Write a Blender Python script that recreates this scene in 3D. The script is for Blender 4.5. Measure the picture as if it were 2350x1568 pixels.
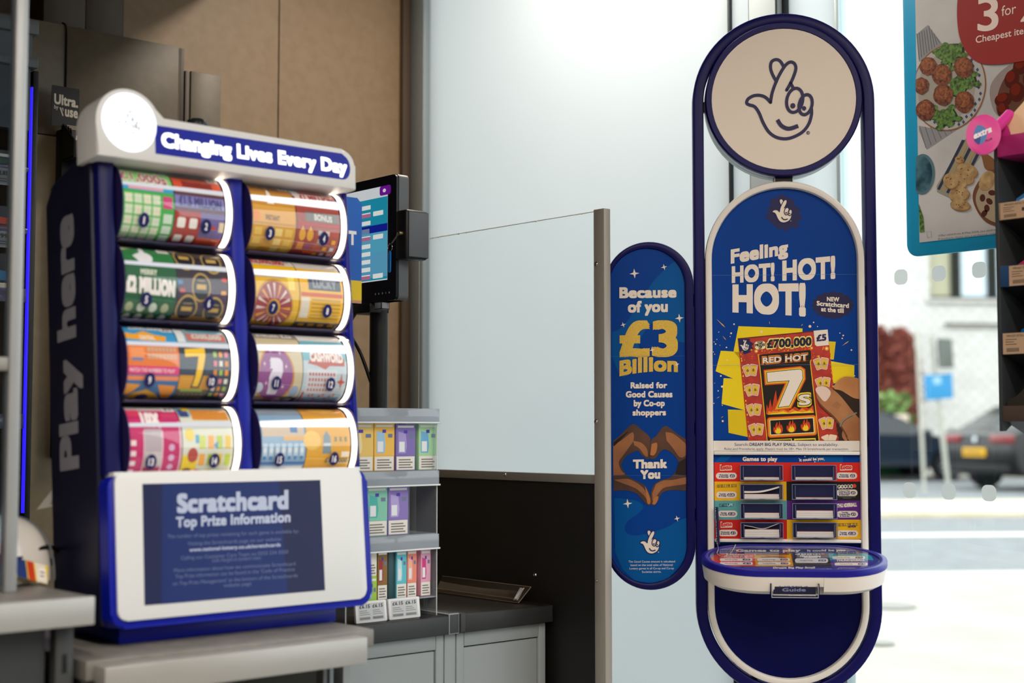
import bpy, bmesh, math, random
from mathutils import Vector as V, Matrix
random.seed(7)
sc = bpy.context.scene
COL = sc.collection
for o in list(bpy.data.objects):
    bpy.data.objects.remove(o)

# ------------------------------------------------------------------ camera
# Room axes: X runs along the counter, Y towards the back wall, Z up. The camera stands in the shop.
FPX, CXP, CYP, EYE = 3264.0, 1175.0, 784.0, 1.30
PITCH, YAW = math.atan(199 / 3264), math.radians(48.8)
FH = V((math.cos(YAW), math.sin(YAW), 0)); CR = V((math.sin(YAW), -math.cos(YAW), 0)); UP = V((0, 0, 1))
CF = FH * math.cos(PITCH) + UP * math.sin(PITCH)
CU = -FH * math.sin(PITCH) + UP * math.cos(PITCH)
EYEP = V((0, 0, EYE))
cd = bpy.data.cameras.new('camera'); cam = bpy.data.objects.new('camera', cd); COL.objects.link(cam)
cd.sensor_width = 36; cd.lens = FPX / 2350 * 36
cd.clip_start = 0.05; cd.clip_end = 400
cd.dof.use_dof = True; cd.dof.focus_distance = 3.28; cd.dof.aperture_fstop = 2.4; cd.dof.aperture_blades = 9
m3 = Matrix((CR, CU, -CF)).transposed()
cam.matrix_world = Matrix.Translation(EYEP) @ m3.to_4x4()
sc.camera = cam

# ------------------------------------------------------------------ sky, lamps, exposure
w = bpy.data.worlds.new('overcast_sky'); sc.world = w; w.use_nodes = True
nt = w.node_tree; nt.nodes.clear()
wo = nt.nodes.new('ShaderNodeOutputWorld'); bg = nt.nodes.new('ShaderNodeBackground')
tc = nt.nodes.new('ShaderNodeTexCoord'); nz = nt.nodes.new('ShaderNodeTexNoise'); nz.inputs['Scale'].default_value = 2.2
rmp = nt.nodes.new('ShaderNodeValToRGB')
rmp.color_ramp.elements[0].color = (.92, .96, 1.0, 1); rmp.color_ramp.elements[1].color = (1, 1, 1, 1)
nt.links.new(tc.outputs['Generated'], nz.inputs['Vector']); nt.links.new(nz.outputs['Fac'], rmp.inputs['Fac'])
nt.links.new(rmp.outputs['Color'], bg.inputs['Color']); bg.inputs['Strength'].default_value = 3.35
nt.links.new(bg.outputs[0], wo.inputs['Surface'])


def lamp(name, loc, sx, sy, power, col, rot=(0, 0, 0)):
    l = bpy.data.lights.new(name, 'AREA'); l.shape = 'RECTANGLE'; l.size = sx; l.size_y = sy
    l.energy = power; l.color = col
    o = bpy.data.objects.new(name, l); COL.objects.link(o); o.location = loc; o.rotation_euler = rot
    return o


WARM = (1.0, .89, .77)
for i, (lx, ly, lw, ll, p) in enumerate([(.1, .6, .16, 1.5, 36), (.1, -1.2, .16, 1.5, 34), (1.55, -.4, .16, 1.5, 34),
                                         (1.55, -2.3, .16, 1.5, 34), (-1.5, .2, .16, 1.5, 30), (-1.5, -1.2, .16, 1.5, 34),
                                         (2.55, 2.75, .14, .9, 27)]):  # unseen lamp added near the corner to brighten that end of the wall
    lamp('ceiling_lamp', (lx, ly, 2.98), lw, ll, p, WARM)
sc.view_settings.view_transform = 'Standard'; sc.view_settings.look = 'None'
sc.view_settings.exposure = 0.0; sc.view_settings.gamma = 1.0; sc.view_settings.use_curve_mapping = False
sc.cycles.use_denoising = True
sc.cycles.max_bounces = 10; sc.cycles.transparent_max_bounces = 24; sc.cycles.transmission_bounces = 8
sc.cycles.caustics_reflective = False; sc.cycles.caustics_refractive = False
sc.cycles.sample_clamp_indirect = 6.0


# ------------------------------------------------------------------ helpers
def ray(px, py):
    return CF + CR * ((px - CXP) / FPX) + CU * ((CYP - py) / FPX)


def hit(px, py, o, n):
    d = ray(px, py)
    return EYEP + d * ((o - EYEP).dot(n) / d.dot(n))


def onX(px, py, x): return hit(px, py, V((x, 0, 0)), V((1, 0, 0)))
def onY(px, py, y): return hit(px, py, V((0, y, 0)), V((0, 1, 0)))
def onZ(px, py, z): return hit(px, py, V((0, 0, z)), V((0, 0, 1)))


class Fr:
    """A local frame: a to the right, b up, c out of the surface towards its viewer."""
    def __init__(s, o, a, b):
        s.o = V(o); s.a = V(a).normalized(); s.b = V(b).normalized(); s.n = s.a.cross(s.b)

    def w(s, a, b, c=0): return s.o + s.a * a + s.b * b + s.n * c

    def px(s, x, y, c=0):
        p = hit(x, y, s.o + s.n * c, s.n) - s.o
        return (p.dot(s.a), p.dot(s.b))


class Room:
    def w(s, a, b, c=0): return V((a, b, c))


ROOM = Room()


def lin(h):
    h = h.lstrip('#'); r = [int(h[i:i + 2], 16) / 255 for i in (0, 2, 4)]
    return tuple(x / 12.92 if x <= .04045 else ((x + .055) / 1.055) ** 2.4 for x in r) + (1,)


MC = {}


def base_mat(key):
    m = bpy.data.materials.new(key); m.use_nodes = True
    return m, m.node_tree, m.node_tree.nodes['Principled BSDF']


def M(hexc, rough=.45, metal=0.0, spec=.3, wear=0.0, coat=0.0):
    """Plastic, print, paint or metal with a faint procedural unevenness in its gloss."""
    key = f'{hexc}_{rough}_{metal}_{spec}_{wear}_{coat}'
    if key in MC: return MC[key]
    m, t, b = base_mat('surface_' + key)
    b.inputs['Base Color'].default_value = lin(hexc); b.inputs['Metallic'].default_value = metal
    b.inputs['Roughness'].default_value = rough; b.inputs['Specular IOR Level'].default_value = spec
    b.inputs['Coat Weight'].default_value = coat; b.inputs['Coat Roughness'].default_value = .08
    if wear > 0:
        c = t.nodes.new('ShaderNodeTexCoord'); n = t.nodes.new('ShaderNodeTexNoise')
        n.inputs['Scale'].default_value = 9; n.inputs['Detail'].default_value = 6
        t.links.new(c.outputs['Object'], n.inputs['Vector'])
        r = t.nodes.new('ShaderNodeMapRange'); r.inputs['To Min'].default_value = max(.05, rough - wear)
        r.inputs['To Max'].default_value = min(1, rough + wear)
        t.links.new(n.outputs['Fac'], r.inputs['Value']); t.links.new(r.outputs['Result'], b.inputs['Roughness'])
    MC[key] = m
    return m


def noisy(name, c1, c2, scale=20, rough=.6, stretch=(1, 1, 1), detail=5, bump=0.0):
    if name in MC: return MC[name]
    m, t, b = base_mat(name)
    c = t.nodes.new('ShaderNodeTexCoord'); mp = t.nodes.new('ShaderNodeMapping'); mp.inputs['Scale'].default_value = stretch
    n = t.nodes.new('ShaderNodeTexNoise'); n.inputs['Scale'].default_value = scale; n.inputs['Detail'].default_value = detail
    r = t.nodes.new('ShaderNodeValToRGB')
    r.color_ramp.elements[0].position = .35; r.color_ramp.elements[1].position = .65
    r.color_ramp.elements[0].color = lin(c1); r.color_ramp.elements[1].color = lin(c2)
    t.links.new(c.outputs['Object'], mp.inputs['Vector']); t.links.new(mp.outputs[0], n.inputs['Vector'])
    t.links.new(n.outputs['Fac'], r.inputs['Fac']); t.links.new(r.outputs['Color'], b.inputs['Base Color'])
    b.inputs['Roughness'].default_value = rough
    if bump:
        bp = t.nodes.new('ShaderNodeBump'); bp.inputs['Strength'].default_value = bump; bp.inputs['Distance'].default_value = .002
        t.links.new(n.outputs['Fac'], bp.inputs['Height']); t.links.new(bp.outputs[0], b.inputs['Normal'])
    MC[name] = m
    return m


def glow(hexc, s):
    key = f'glow_{hexc}_{s}'
    if key in MC: return MC[key]
    m, t, b = base_mat(key)
    b.inputs['Base Color'].default_value = (.012, .012, .014, 1); b.inputs['Emission Color'].default_value = lin(hexc)
    b.inputs['Emission Strength'].default_value = s; b.inputs['Specular IOR Level'].default_value = .15; b.inputs['Roughness'].default_value = .3
    MC[key] = m
    return m


def clear(name, tint='#ffffff', ior=1.45, rough=0.0, haze=0.0, hazecol='#ffffff'):
    """Thin clear sheet: see-through with a Fresnel reflection, optionally a little milky."""
    if name in MC: return MC[name]
    m = bpy.data.materials.new(name); m.use_nodes = True; t = m.node_tree; t.nodes.clear()
    out = t.nodes.new('ShaderNodeOutputMaterial'); tr = t.nodes.new('ShaderNodeBsdfTransparent')
    gl = t.nodes.new('ShaderNodeBsdfGlossy'); fr = t.nodes.new('ShaderNodeFresnel'); mx = t.nodes.new('ShaderNodeMixShader')
    tr.inputs['Color'].default_value = lin(tint); gl.inputs['Roughness'].default_value = rough
    fr.inputs['IOR'].default_value = ior
    src = tr.outputs[0]
    if haze:
        df = t.nodes.new('ShaderNodeBsdfDiffuse'); df.inputs['Color'].default_value = lin(hazecol)
        m2 = t.nodes.new('ShaderNodeMixShader'); m2.inputs[0].default_value = haze
        t.links.new(tr.outputs[0], m2.inputs[1]); t.links.new(df.outputs[0], m2.inputs[2]); src = m2.outputs[0]
    ge = t.nodes.new('ShaderNodeNewGeometry'); mm = t.nodes.new('ShaderNodeMath'); mm.operation = 'SUBTRACT'; mm.use_clamp = True
    t.links.new(fr.outputs[0], mm.inputs[0]); t.links.new(ge.outputs['Backfacing'], mm.inputs[1])
    t.links.new(mm.outputs[0], mx.inputs[0]); t.links.new(src, mx.inputs[1]); t.links.new(gl.outputs[0], mx.inputs[2])
    t.links.new(mx.outputs[0], out.inputs['Surface'])
    MC[name] = m
    return m


def frosted(name, through, front):
    """Frosted film on glazing: part of the daylight outside comes through it, scattered."""
    if name in MC: return MC[name]
    m = bpy.data.materials.new(name); m.use_nodes = True; t = m.node_tree; t.nodes.clear()
    out = t.nodes.new('ShaderNodeOutputMaterial'); tl = t.nodes.new('ShaderNodeBsdfTranslucent'); df = t.nodes.new('ShaderNodeBsdfDiffuse')
    ad = t.nodes.new('ShaderNodeAddShader'); gl = t.nodes.new('ShaderNodeBsdfGlossy'); fr = t.nodes.new('ShaderNodeFresnel')
    mx = t.nodes.new('ShaderNodeMixShader')
    c = t.nodes.new('ShaderNodeTexCoord'); n = t.nodes.new('ShaderNodeTexNoise'); n.inputs['Scale'].default_value = 2.0
    r = t.nodes.new('ShaderNodeValToRGB'); a = lin(through)
    r.color_ramp.elements[0].color = tuple(x * .93 for x in a[:3]) + (1,); r.color_ramp.elements[1].color = a
    t.links.new(c.outputs['Object'], n.inputs['Vector']); t.links.new(n.outputs['Fac'], r.inputs['Fac'])
    t.links.new(r.outputs['Color'], tl.inputs['Color']); df.inputs['Color'].default_value = lin(front)
    gl.inputs['Roughness'].default_value = .25; fr.inputs['IOR'].default_value = 1.25
    t.links.new(tl.outputs[0], ad.inputs[0]); t.links.new(df.outputs[0], ad.inputs[1])
    ge = t.nodes.new('ShaderNodeNewGeometry'); mm = t.nodes.new('ShaderNodeMath'); mm.operation = 'SUBTRACT'; mm.use_clamp = True
    t.links.new(fr.outputs[0], mm.inputs[0]); t.links.new(ge.outputs['Backfacing'], mm.inputs[1])
    t.links.new(mm.outputs[0], mx.inputs[0]); t.links.new(ad.outputs[0], mx.inputs[1]); t.links.new(gl.outputs[0], mx.inputs[2])
    t.links.new(mx.outputs[0], out.inputs['Surface'])
    MC[name] = m
    return m


def sp(pts, n=6, closed=False):
    """Catmull-Rom through the points."""
    P = [V((p[0], p[1], p[2] if len(p) > 2 else 0)) for p in pts]; k = len(P); out = []
    rng = range(k) if closed else range(k - 1)
    for i in rng:
        p0 = P[(i - 1) % k] if (closed or i > 0) else P[0]
        p1, p2 = P[i], P[(i + 1) % k]
        p3 = P[(i + 2) % k] if (closed or i + 2 < k) else P[-1]
        for j in range(n):
            t = j / n
            out.append(.5 * ((2 * p1) + (p2 - p0) * t + (2 * p0 - 5 * p1 + 4 * p2 - p3) * t * t + (3 * p1 - p0 - 3 * p2 + p3) * t ** 3))
    if not closed: out.append(P[-1])
    return [tuple(p) for p in out]


def ell(cx, cy, rx, ry, n=32, rot=0, a0=0, a1=2 * math.pi):
    out = []
    full = abs(a1 - a0 - 2 * math.pi) < 1e-6
    for i in range(n if full else n + 1):
        t = a0 + (a1 - a0) * i / n
        x, y = rx * math.cos(t), ry * math.sin(t)
        out.append((cx + x * math.cos(rot) - y * math.sin(rot), cy + x * math.sin(rot) + y * math.cos(rot)))
    return out


def rr(x0, y0, x1, y1, r, n=5):
    r = min(r, abs(x1 - x0) / 2 - 1e-6, abs(y1 - y0) / 2 - 1e-6); out = []
    for cx, cy, a in ((x1 - r, y1 - r, 0), (x0 + r, y1 - r, 90), (x0 + r, y0 + r, 180), (x1 - r, y0 + r, 270)):
        for i in range(n + 1):
            t = math.radians(a + 90 * i / n); out.append((cx + r * math.cos(t), cy + r * math.sin(t)))
    return out


def stad(hw, zt, zb, ca=0, n=28):
    """Upright stadium outline: half width hw, arc centres at zt and zb."""
    return [(ca + hw * math.cos(math.pi * i / n), zt + hw * math.sin(math.pi * i / n)) for i in range(n + 1)] + \
           [(ca + hw * math.cos(math.pi + math.pi * i / n), zb + hw * math.sin(math.pi + math.pi * i / n)) for i in range(n + 1)]


def rot2(pts, cx, cy, deg):
    c, s = math.cos(math.radians(deg)), math.sin(math.radians(deg))
    return [(cx + (x - cx) * c - (y - cy) * s, cy + (x - cx) * s + (y - cy) * c) for x, y in pts]


def grow(pts, d):
    """Offset a closed outline outwards by d."""
    P = [V(p[:2]) for p in pts]; k = len(P)
    area = sum(P[i].x * P[(i + 1) % k].y - P[(i + 1) % k].x * P[i].y for i in range(k)); s = 1 if area > 0 else -1
    out = []
    for i in range(k):
        e0 = (P[i] - P[i - 1]); e1 = (P[(i + 1) % k] - P[i])
        if e0.length < 1e-9 or e1.length < 1e-9:
            out.append(tuple(P[i])); continue
        e0.normalize(); e1.normalize()
        n0 = V((e0.y, -e0.x)) * s; n1 = V((e1.y, -e1.x)) * s; b = n0 + n1
        q = max(.35, 1 + n0.dot(n1))
        out.append(tuple(P[i] + b * (d / q)))
    return out


GL = {}


def glyphs(txt, bold, res=3):
    k = (txt, bold, res)
    if k not in GL:
        cu = bpy.data.curves.new('lettering', 'FONT'); cu.body = txt; cu.size = 1; cu.resolution_u = res
        if bold > .02: cu.space_character = 1 + bold * 1.1
        o = bpy.data.objects.new('lettering', cu); me = o.to_mesh()
        vs = [(v.co.x, v.co.y) for v in me.vertices]; fs = [tuple(p.vertices) for p in me.polygons]
        o.to_mesh_clear(); bpy.data.objects.remove(o); bpy.data.curves.remove(cu)
        xs = [v[0] for v in vs]
        GL[k] = (vs, fs, min(xs), max(xs))
    return GL[k]


LOC = {}


class MB:
    """Collects shapes and flat print layers and links them as ONE mesh object."""
    def __init__(s, fr=ROOM, T=None, c=0.0, eps=.00025):
        s.bm = bmesh.new(); s.fr = fr; s.mats = []; s.T = T; s.c = c; s.eps = eps; s.up = -1; s.slices = None; s.wrap = None

    def mi(s, m):
        if isinstance(m, str): m = M(m)
        if m not in s.mats: s.mats.append(m)
        return s.mats.index(m)

    def add(s, vs, fs, mat):
        i = s.mi(mat); bv = [s.bm.verts.new(v) for v in vs]; out = []
        for f in fs:
            try:
                q = s.bm.faces.new([bv[j] for j in f]); q.material_index = i; out.append(q)
            except ValueError: pass
        return bv, out

    def bev(s, edges, r, seg=2):
        if r > 0 and edges:
            bmesh.ops.bevel(s.bm, geom=list(set(edges)), offset=r, segments=seg, affect='EDGES', profile=.5, clamp_overlap=True)

    def box(s, x0, x1, y0, y1, z0, z1, mat, bev=0, seg=2):
        vs = [(x, y, z) for z in (z0, z1) for y in (y0, y1) for x in (x0, x1)]
        bv, fs = s.add(vs, [(0, 2, 3, 1), (4, 5, 7, 6), (0, 1, 5, 4), (2, 6, 7, 3), (0, 4, 6, 2), (1, 3, 7, 5)], mat)
        s.bev({e for f in fs for e in f.edges}, bev, seg)
        return s

    def prism(s, pts, c0, c1, mat, bev=0, seg=2, back=True, cap=None):
        n = len(pts); vs = [(p[0], p[1], c0) for p in pts] + [(p[0], p[1], c1) for p in pts]
        fs = [(i, (i + 1) % n, n + (i + 1) % n, n + i) for i in range(n)] + [tuple(range(n, 2 * n))]
        if back: fs.append(tuple(reversed(range(n))))
        bv, f = s.add(vs, fs, mat)
        if cap is not None: f[n].material_index = s.mi(cap)
        s.bev(set(f[n].edges), bev, seg)
        return s

    def ring(s, outer, inner, c0, c1, mat, bev=0):
        n = len(outer)
        vs = [(p[0], p[1], c) for c in (c0, c1) for L in (outer, inner) for p in L]
        O0, I0, O1, I1 = 0, n, 2 * n, 3 * n; fs = []
        for i in range(n):
            j = (i + 1) % n
            fs += [(O0 + i, O0 + j, O1 + j, O1 + i), (I0 + j, I0 + i, I1 + i, I1 + j), (O1 + i, O1 + j, I1 + j, I1 + i), (O0 + j, O0 + i, I0 + i, I0 + j)]
        bv, f = s.add(vs, fs, mat)
        if bev:
            tops = set(bv[2 * n:])
            ed = {e for q in f for e in q.edges if e.verts[0] in tops and e.verts[1] in tops}
            st = set()
            for i in range(n):
                j = (i + 1) % n
                for base in (O1, I1):
                    e = s.bm.edges.get((bv[base + i], bv[base + j]))
                    if e: st.add(e)
            s.bev(st, bev, 2)
        return s

    def tube(s, pts, r, mat, n=8, closed=False):
        P = [V(p) for p in pts]; k = len(P); vs = []; fs = []
        prev = None
        for i in range(k):
            a = P[(i - 1) % k] if (closed or i) else P[i]; b = P[(i + 1) % k] if (closed or i < k - 1) else P[i]
            d = (b - a).normalized()
            if prev is None: u = d.orthogonal().normalized()
            else:
                u = prev - d * prev.dot(d); u.normalize()
            prev = u; v = d.cross(u); ri = r[i] if isinstance(r, (list, tuple)) else r
            vs += [tuple(P[i] + (u * math.cos(2 * math.pi * j / n) + v * math.sin(2 * math.pi * j / n)) * ri) for j in range(n)]
        for i in range(k if closed else k - 1):
            q = (i + 1) % k
            fs += [(i * n + j, i * n + (j + 1) % n, q * n + (j + 1) % n, q * n + j) for j in range(n)]
        if not closed: fs += [tuple(reversed(range(n))), tuple(range((k - 1) * n, k * n))]
        s.add(vs, fs, mat)
        return s

    def lathe(s, prof, ctr, axis, mat, n=32):
        """prof: (radius, height along axis)"""
        ax = V(axis).normalized(); u = ax.orthogonal().normalized(); v = ax.cross(u); c = V(ctr); vs = []; fs = []
        for r, h in prof:
            vs += [tuple(c + ax * h + (u * math.cos(2 * math.pi * j / n) + v * math.sin(2 * math.pi * j / n)) * max(r, 1e-5)) for j in range(n)]
        for i in range(len(prof) - 1):
            fs += [(i * n + j, i * n + (j + 1) % n, (i + 1) * n + (j + 1) % n, (i + 1) * n + j) for j in range(n)]
        fs += [tuple(reversed(range(n))), tuple(range((len(prof) - 1) * n, len(prof) * n))]
        s.add(vs, fs, mat)
        return s

    # ---- flat print, in the art coordinates of s.T
    def P(s, pts, mat, L=0):
        q = [s.T(p[0], p[1]) for p in pts] if s.T else pts
        c = s.c + L * s.eps
        s.add([(p[0], p[1], c) for p in q], [tuple(range(len(q)))], mat)
        return s

    def rect(s, x0, y0, x1, y1, mat, L=0): return s.P([(x0, y0), (x1, y0), (x1, y1), (x0, y1)], mat, L)
    def disc(s, cx, cy, rx, ry, mat, L=0, n=24, rot=0): return s.P(ell(cx, cy, rx, ry, n, rot), mat, L)

    def stroke(s, pts, wd, mat, L=0, closed=False, caps=True):
        P = [V((p[0], p[1])) for p in pts]; k = len(P); A = []; B = []
        for i in range(k):
            a = P[(i - 1) % k] if (closed or i) else P[i]; b = P[(i + 1) % k] if (closed or i < k - 1) else P[i]
            d = b - a
            if d.length < 1e-9: d = V((1, 0))
            d.normalize(); n = V((-d.y, d.x)) * wd / 2; A.append(P[i] + n); B.append(P[i] - n)
        for i in range(k if closed else k - 1):
            j = (i + 1) % k; s.P([A[i], A[j], B[j], B[i]], mat, L)
        if caps and not closed:
            for p in (P[0], P[-1]): s.disc(p.x, p.y, wd / 2, wd / 2, mat, L, 10)
        return s

    def text(s, t, x0, y0, x1, y1, h, mat, L=1, bold=.025, h1=None, arc=None, lean=0, res=3):
        """Lettering between two baseline points; bold thickens the strokes all round by that share of the size."""
        if h > 18 and res == 3: res = 8
        vs, fs, a, b = glyphs(t, bold, res); h1 = h if h1 is None else h1; a -= bold; b += bold
        nd = 0 if bold < .005 else (4 if res < 3 else 8)
        for q in range(-1, nd):
            ox, oy = (0, 0) if q < 0 else [(bold * i, bold * j) for i, j in ((1, 1), (-1, 1), (1, -1), (-1, -1), (1, 0), (-1, 0), (0, 1), (0, -1))][q]
            c = s.c + (L + .09 * (q + 1)) * s.eps; out = []
            for x, y in vs:
                u = (x + ox - a) / (b - a); hh = (h + (h1 - h) * u) / .682 * (y + oy)
                X = x0 + (x1 - x0) * u + lean * hh; Y = y0 + (y1 - y0) * u + s.up * hh
                if arc: Y += s.up * arc(u)
                p = s.T(X, Y) if s.T else (X, Y); out.append((p[0], p[1], c))
            s.add(out, fs, mat)
        return s

    def tc(s, t, cx, y, h, mat, L=1, bold=.02, sx=1.0, res=2, slope=0):
        """Centred line at its natural width."""
        vs, fs, a, b = glyphs(t, bold, res); wd = (b - a) * h / .682 * sx
        return s.text(t, cx - wd / 2, y - slope * wd / 2 * s.up, cx + wd / 2, y + slope * wd / 2 * s.up, h, mat, L, bold, res=res)

    def build(s, name, parent=None, origin=None, smooth=True, ang=35):
        bm = s.bm
        if s.slices:
            for b in s.slices:
                bmesh.ops.bisect_plane(bm, geom=bm.verts[:] + bm.edges[:] + bm.faces[:], plane_co=(0, b, 0), plane_no=(0, 1, 0))
        org = LOC[parent.name] if parent is not None else (V(origin) if origin is not None else None)
        ws = []
        for v in bm.verts:
            p = v.co
            if s.wrap: p = V(s.wrap(*p))
            ws.append(s.fr.w(p[0], p[1], p[2]))
        if org is None:
            xs = [p.x for p in ws]; ys = [p.y for p in ws]; zs = [p.z for p in ws]
            org = V(((min(xs) + max(xs)) / 2, (min(ys) + max(ys)) / 2, min(zs)))
        for v, p in zip(bm.verts, ws): v.co = p - org
        me = bpy.data.meshes.new(name)
        for f in bm.faces: f.smooth = smooth
        bm.normal_update(); bm.to_mesh(me); bm.free()
        for m in s.mats: me.materials.append(m)
        if smooth: me.set_sharp_from_angle(angle=math.radians(ang))
        o = bpy.data.objects.new(name, me); COL.objects.link(o)
        if parent is not None: o.parent = parent
        else: o.location = org
        LOC[o.name] = org
        return o


def tag(o, label, cat, group=None):
    o['label'] = label; o['category'] = cat
    if group: o['group'] = group
    return o


def thing(name, label, cat, loc, group=None):
    o = bpy.data.objects.new(name, None); COL.objects.link(o); o.location = loc; o.empty_display_size = .05
    LOC[o.name] = V(loc)
    return tag(o, label, cat, group)


def struct(o):
    o['kind'] = 'structure'
    return o


# shared materials
NAVY = M('#0a0858', .36, spec=.2); NAVY2 = M('#080940', .4, spec=.2); DNAVY = M('#1b1a52', .5)
WHITEP = M('#ece6e0', .35); CREAM = M('#f0e6dc', .5); PBLUE = M('#013e94', .42, spec=.1); PMID = M('#00569f', .42, spec=.1); PDK = M('#0a2e84', .42, spec=.1)
ALU = M('#a9adb0', .38, .85, wear=.12); ALUD = M('#7d7c7b', .42, .75, wear=.1); STEEL = M('#b9b6b0', .25, 1.0)
BLACK = M('#0b0b0c', .35); DGREY = M('#2a2a2b', .5); ACR = clear('clear_acrylic', '#f6f9fb', 1.42)
EDGE = clear('acrylic_edge', '#dfe8ee', 1.5, .05, .35, '#e8eef2')
GLASS = clear('window_glass', '#f7fbfa', 1.4)


def logo(m, cx, cy, k, fill, line, L, lw=24, reg=True):
    """Crossed-fingers hand mark; k = art units per drawing unit."""
    f = lambda pts: [(cx + (p[0] - 752) * k, cy + (780 - p[1]) * k * m.up) for p in pts]
    back = sp([(722, 640), (690, 580), (676, 530), (684, 485), (718, 467), (752, 480), (782, 528)], 5)
    front = sp([(676, 802), (688, 730), (716, 650), (748, 582), (790, 515), (828, 487), (862, 498), (874, 540), (852, 610), (828, 660), (802, 706)], 5)
    palm = sp([(676, 802), (640, 765), (598, 748), (545, 750), (500, 776), (490, 808), (512, 822), (552, 836), (586, 884), (618, 960), (662, 1032),
               (720, 1074), (792, 1087), (862, 1070), (930, 1030), (975, 970), (996, 900), (996, 850)], 5)
    e1 = ell(865, 786, 62, 96, 28, math.radians(12)); e2 = ell(950, 820, 50, 80, 28, math.radians(14))
    if fill:
        m.P(f(back), fill, L)
        m.P(f(palm + [(960, 760), (900, 720), (850, 690)] + front[::-1][:-1]), fill, L)
        m.P(f(e1), fill, L + 2); m.P(f(e2), fill, L + 3)
    w_ = lw * k
    m.stroke(f(back), w_, line, L + 2); m.stroke(f(front), w_, line, L + 3); m.stroke(f(palm), w_, line, L + 3)
    m.stroke(f([(832, 650), (856, 694)]), w_, line, L + 3)
    m.stroke(f(e1), w_, line, L + 4, closed=True)
    if fill: m.P(f(e2), fill, L + 4)
    m.stroke(f(e2), w_, line, L + 5, closed=True)
    m.P(f(ell(850, 829, 20, 21, 14)), line, L + 6); m.P(f(ell(938, 849, 17, 18, 14)), line, L + 6)
    m.stroke(f(sp([(730, 938), (762, 985), (818, 1008), (892, 986)], 5)), w_ * 1.25, line, L + 5, caps=False)
    if reg:
        c = fill or line
        m.stroke(f(ell(970, 1040, 12, 12, 14)), 4 * k, c, L + 3, closed=True)
        q = f([(964, 1047)])[0]; r = f([(976, 1047)])[0]
        m.text('R', q[0], q[1], r[0], r[1], 14 * k, c, L + 3, .02)


def spark(m, cx, cy, r, mat, L=1, rot=0):
    pts = []
    for i in range(8):
        a = math.radians(rot + 45 * i); q = r if i % 2 == 0 else r * .3
        pts.append((cx + q * math.sin(a), cy + q * math.cos(a)))
    m.P(pts, mat, L)


# =================================================================== SETTING
XW, YB, CE = 2.95, 3.89, 3.05
wall_tan = noisy('tan_painted_board', '#81694d', '#897155', 30, .55)
wall_off = noisy('pale_paint', '#9a9288', '#a29a90', 30, .7)
floor_m = noisy('grey_vinyl_floor', '#8f8c86', '#a19e97', 14, .45)
b = MB(); b.box(-4, XW - .02, -4, YB, -.06, 0, floor_m); struct(b.build('floor'))
b = MB(); b.box(-4, XW + .1, -4, YB + .1, CE, CE + .08, M('#d9d2c8', .8)); struct(b.build('ceiling'))
xs = onY(638, 300, YB).x
b = MB(); b.box(-4, xs - .0025, YB, YB + .08, 0, CE, wall_tan); b.box(xs + .0025, XW + .08, YB, YB + .08, 0, CE, wall_tan)
b.box(xs - .003, xs + .003, YB + .006, YB + .04, 0, CE, '#3c2c1c'); struct(b.build('wall_back'))
b = MB(); b.box(-4.08, -4, -4, YB, 0, CE, wall_off); struct(b.build('wall_left'))
b = MB(); b.box(-4, XW, -4.08, -4, 0, CE, wall_off); struct(b.build('wall_front'))
b = MB(); b.box(XW, XW + .12, -4, -1.4, 0, CE, wall_off); struct(b.build('wall_right'))
b = MB(); b.box(-4, 2.22, 1.5, YB - .001, 2.70, CE - .001, M('#4a4036', .7)); struct(b.build('shade_soffit'))  # unseen soffit, added to keep lamp light off the upper back wall
b = MB(); b.box(-4, 2.2, 1.5, 1.66, 2.52, 2.699, M('#4a4036', .7)); struct(b.build('shade_beam'))  # unseen ceiling beam, added to shade the wall and cabinets behind
# corner trim on the back wall and grey corner profile of the glazing
b = MB(); b.box(onY(924, 300, YB - .02).x, XW - .004, YB - .022, YB - .001, 0, CE, M('#4a3c2f', .5), .003); struct(b.build('trim_1'))
b = MB(); b.box(XW - .03, XW + .05, onX(970, 600, XW - .03).y, YB - .023, 0, CE, M('#8f999e', .45, .5), .004); struct(b.build('trim_2'))
FROST = frosted('frosted_film', '#969a9c', '#8f9497'); FROST2 = frosted('frosted_pale', '#a9aeb0', '#8a9094'); STK = frosted('frosted_sticker', '#8e9190', '#8c908e')
yA, yB_, yC, yD, yE = 2.4712, 2.386, 2.2864, 2.2725, 2.1150
b = MB(); b.box(XW, XW + .012, yA, 3.84, 0, CE, GLASS)
b.add([(XW - .001, yA, 0), (XW - .001, 3.84, 0), (XW - .001, 3.84, CE), (XW - .001, yA, CE)], [(0, 1, 2, 3)], FROST); struct(b.build('window_1'))
b = MB(); b.box(XW - .012, XW + .04, 2.4630, yA, 0, CE, M('#2b3436', .5), .002)
b.box(XW - .012, XW + .04, 2.3815, yB_ - .0005, 0, CE, M('#27352c', .5))
b.box(XW - .035, XW + .06, yC, 2.381, 0, CE, M('#a9b5b9', .5), .004)
b.box(XW - .012, XW + .04, yD, yC - .0005, 0, CE, M('#20262a', .5)); struct(b.build('trim_3'))
b = MB(); b.box(XW, XW + .012, yE + .012, yD - .001, 0, CE, GLASS)
b.add([(XW - .001, yE + .012, 0), (XW - .001, yD - .001, 0), (XW - .001, yD - .001, CE), (XW - .001, yE + .012, CE)], [(0, 1, 2, 3)], FROST2); struct(b.build('window_2'))
b = MB(); b.box(XW, XW + .012, yB_, 2.4625, 0, CE, GLASS); b.add([(XW - .001, yB_, 0), (XW - .001, 2.4625, 0), (XW - .001, 2.4625, CE), (XW - .001, yB_, CE)], [(0, 1, 2, 3)], FROST2); struct(b.build('window_4'))
b = MB(); b.box(XW - .006, XW + .03, yE, yE + .0115, 0, CE, M('#b9c9cd', .3, .3), .002); struct(b.build('trim_4'))
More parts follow.
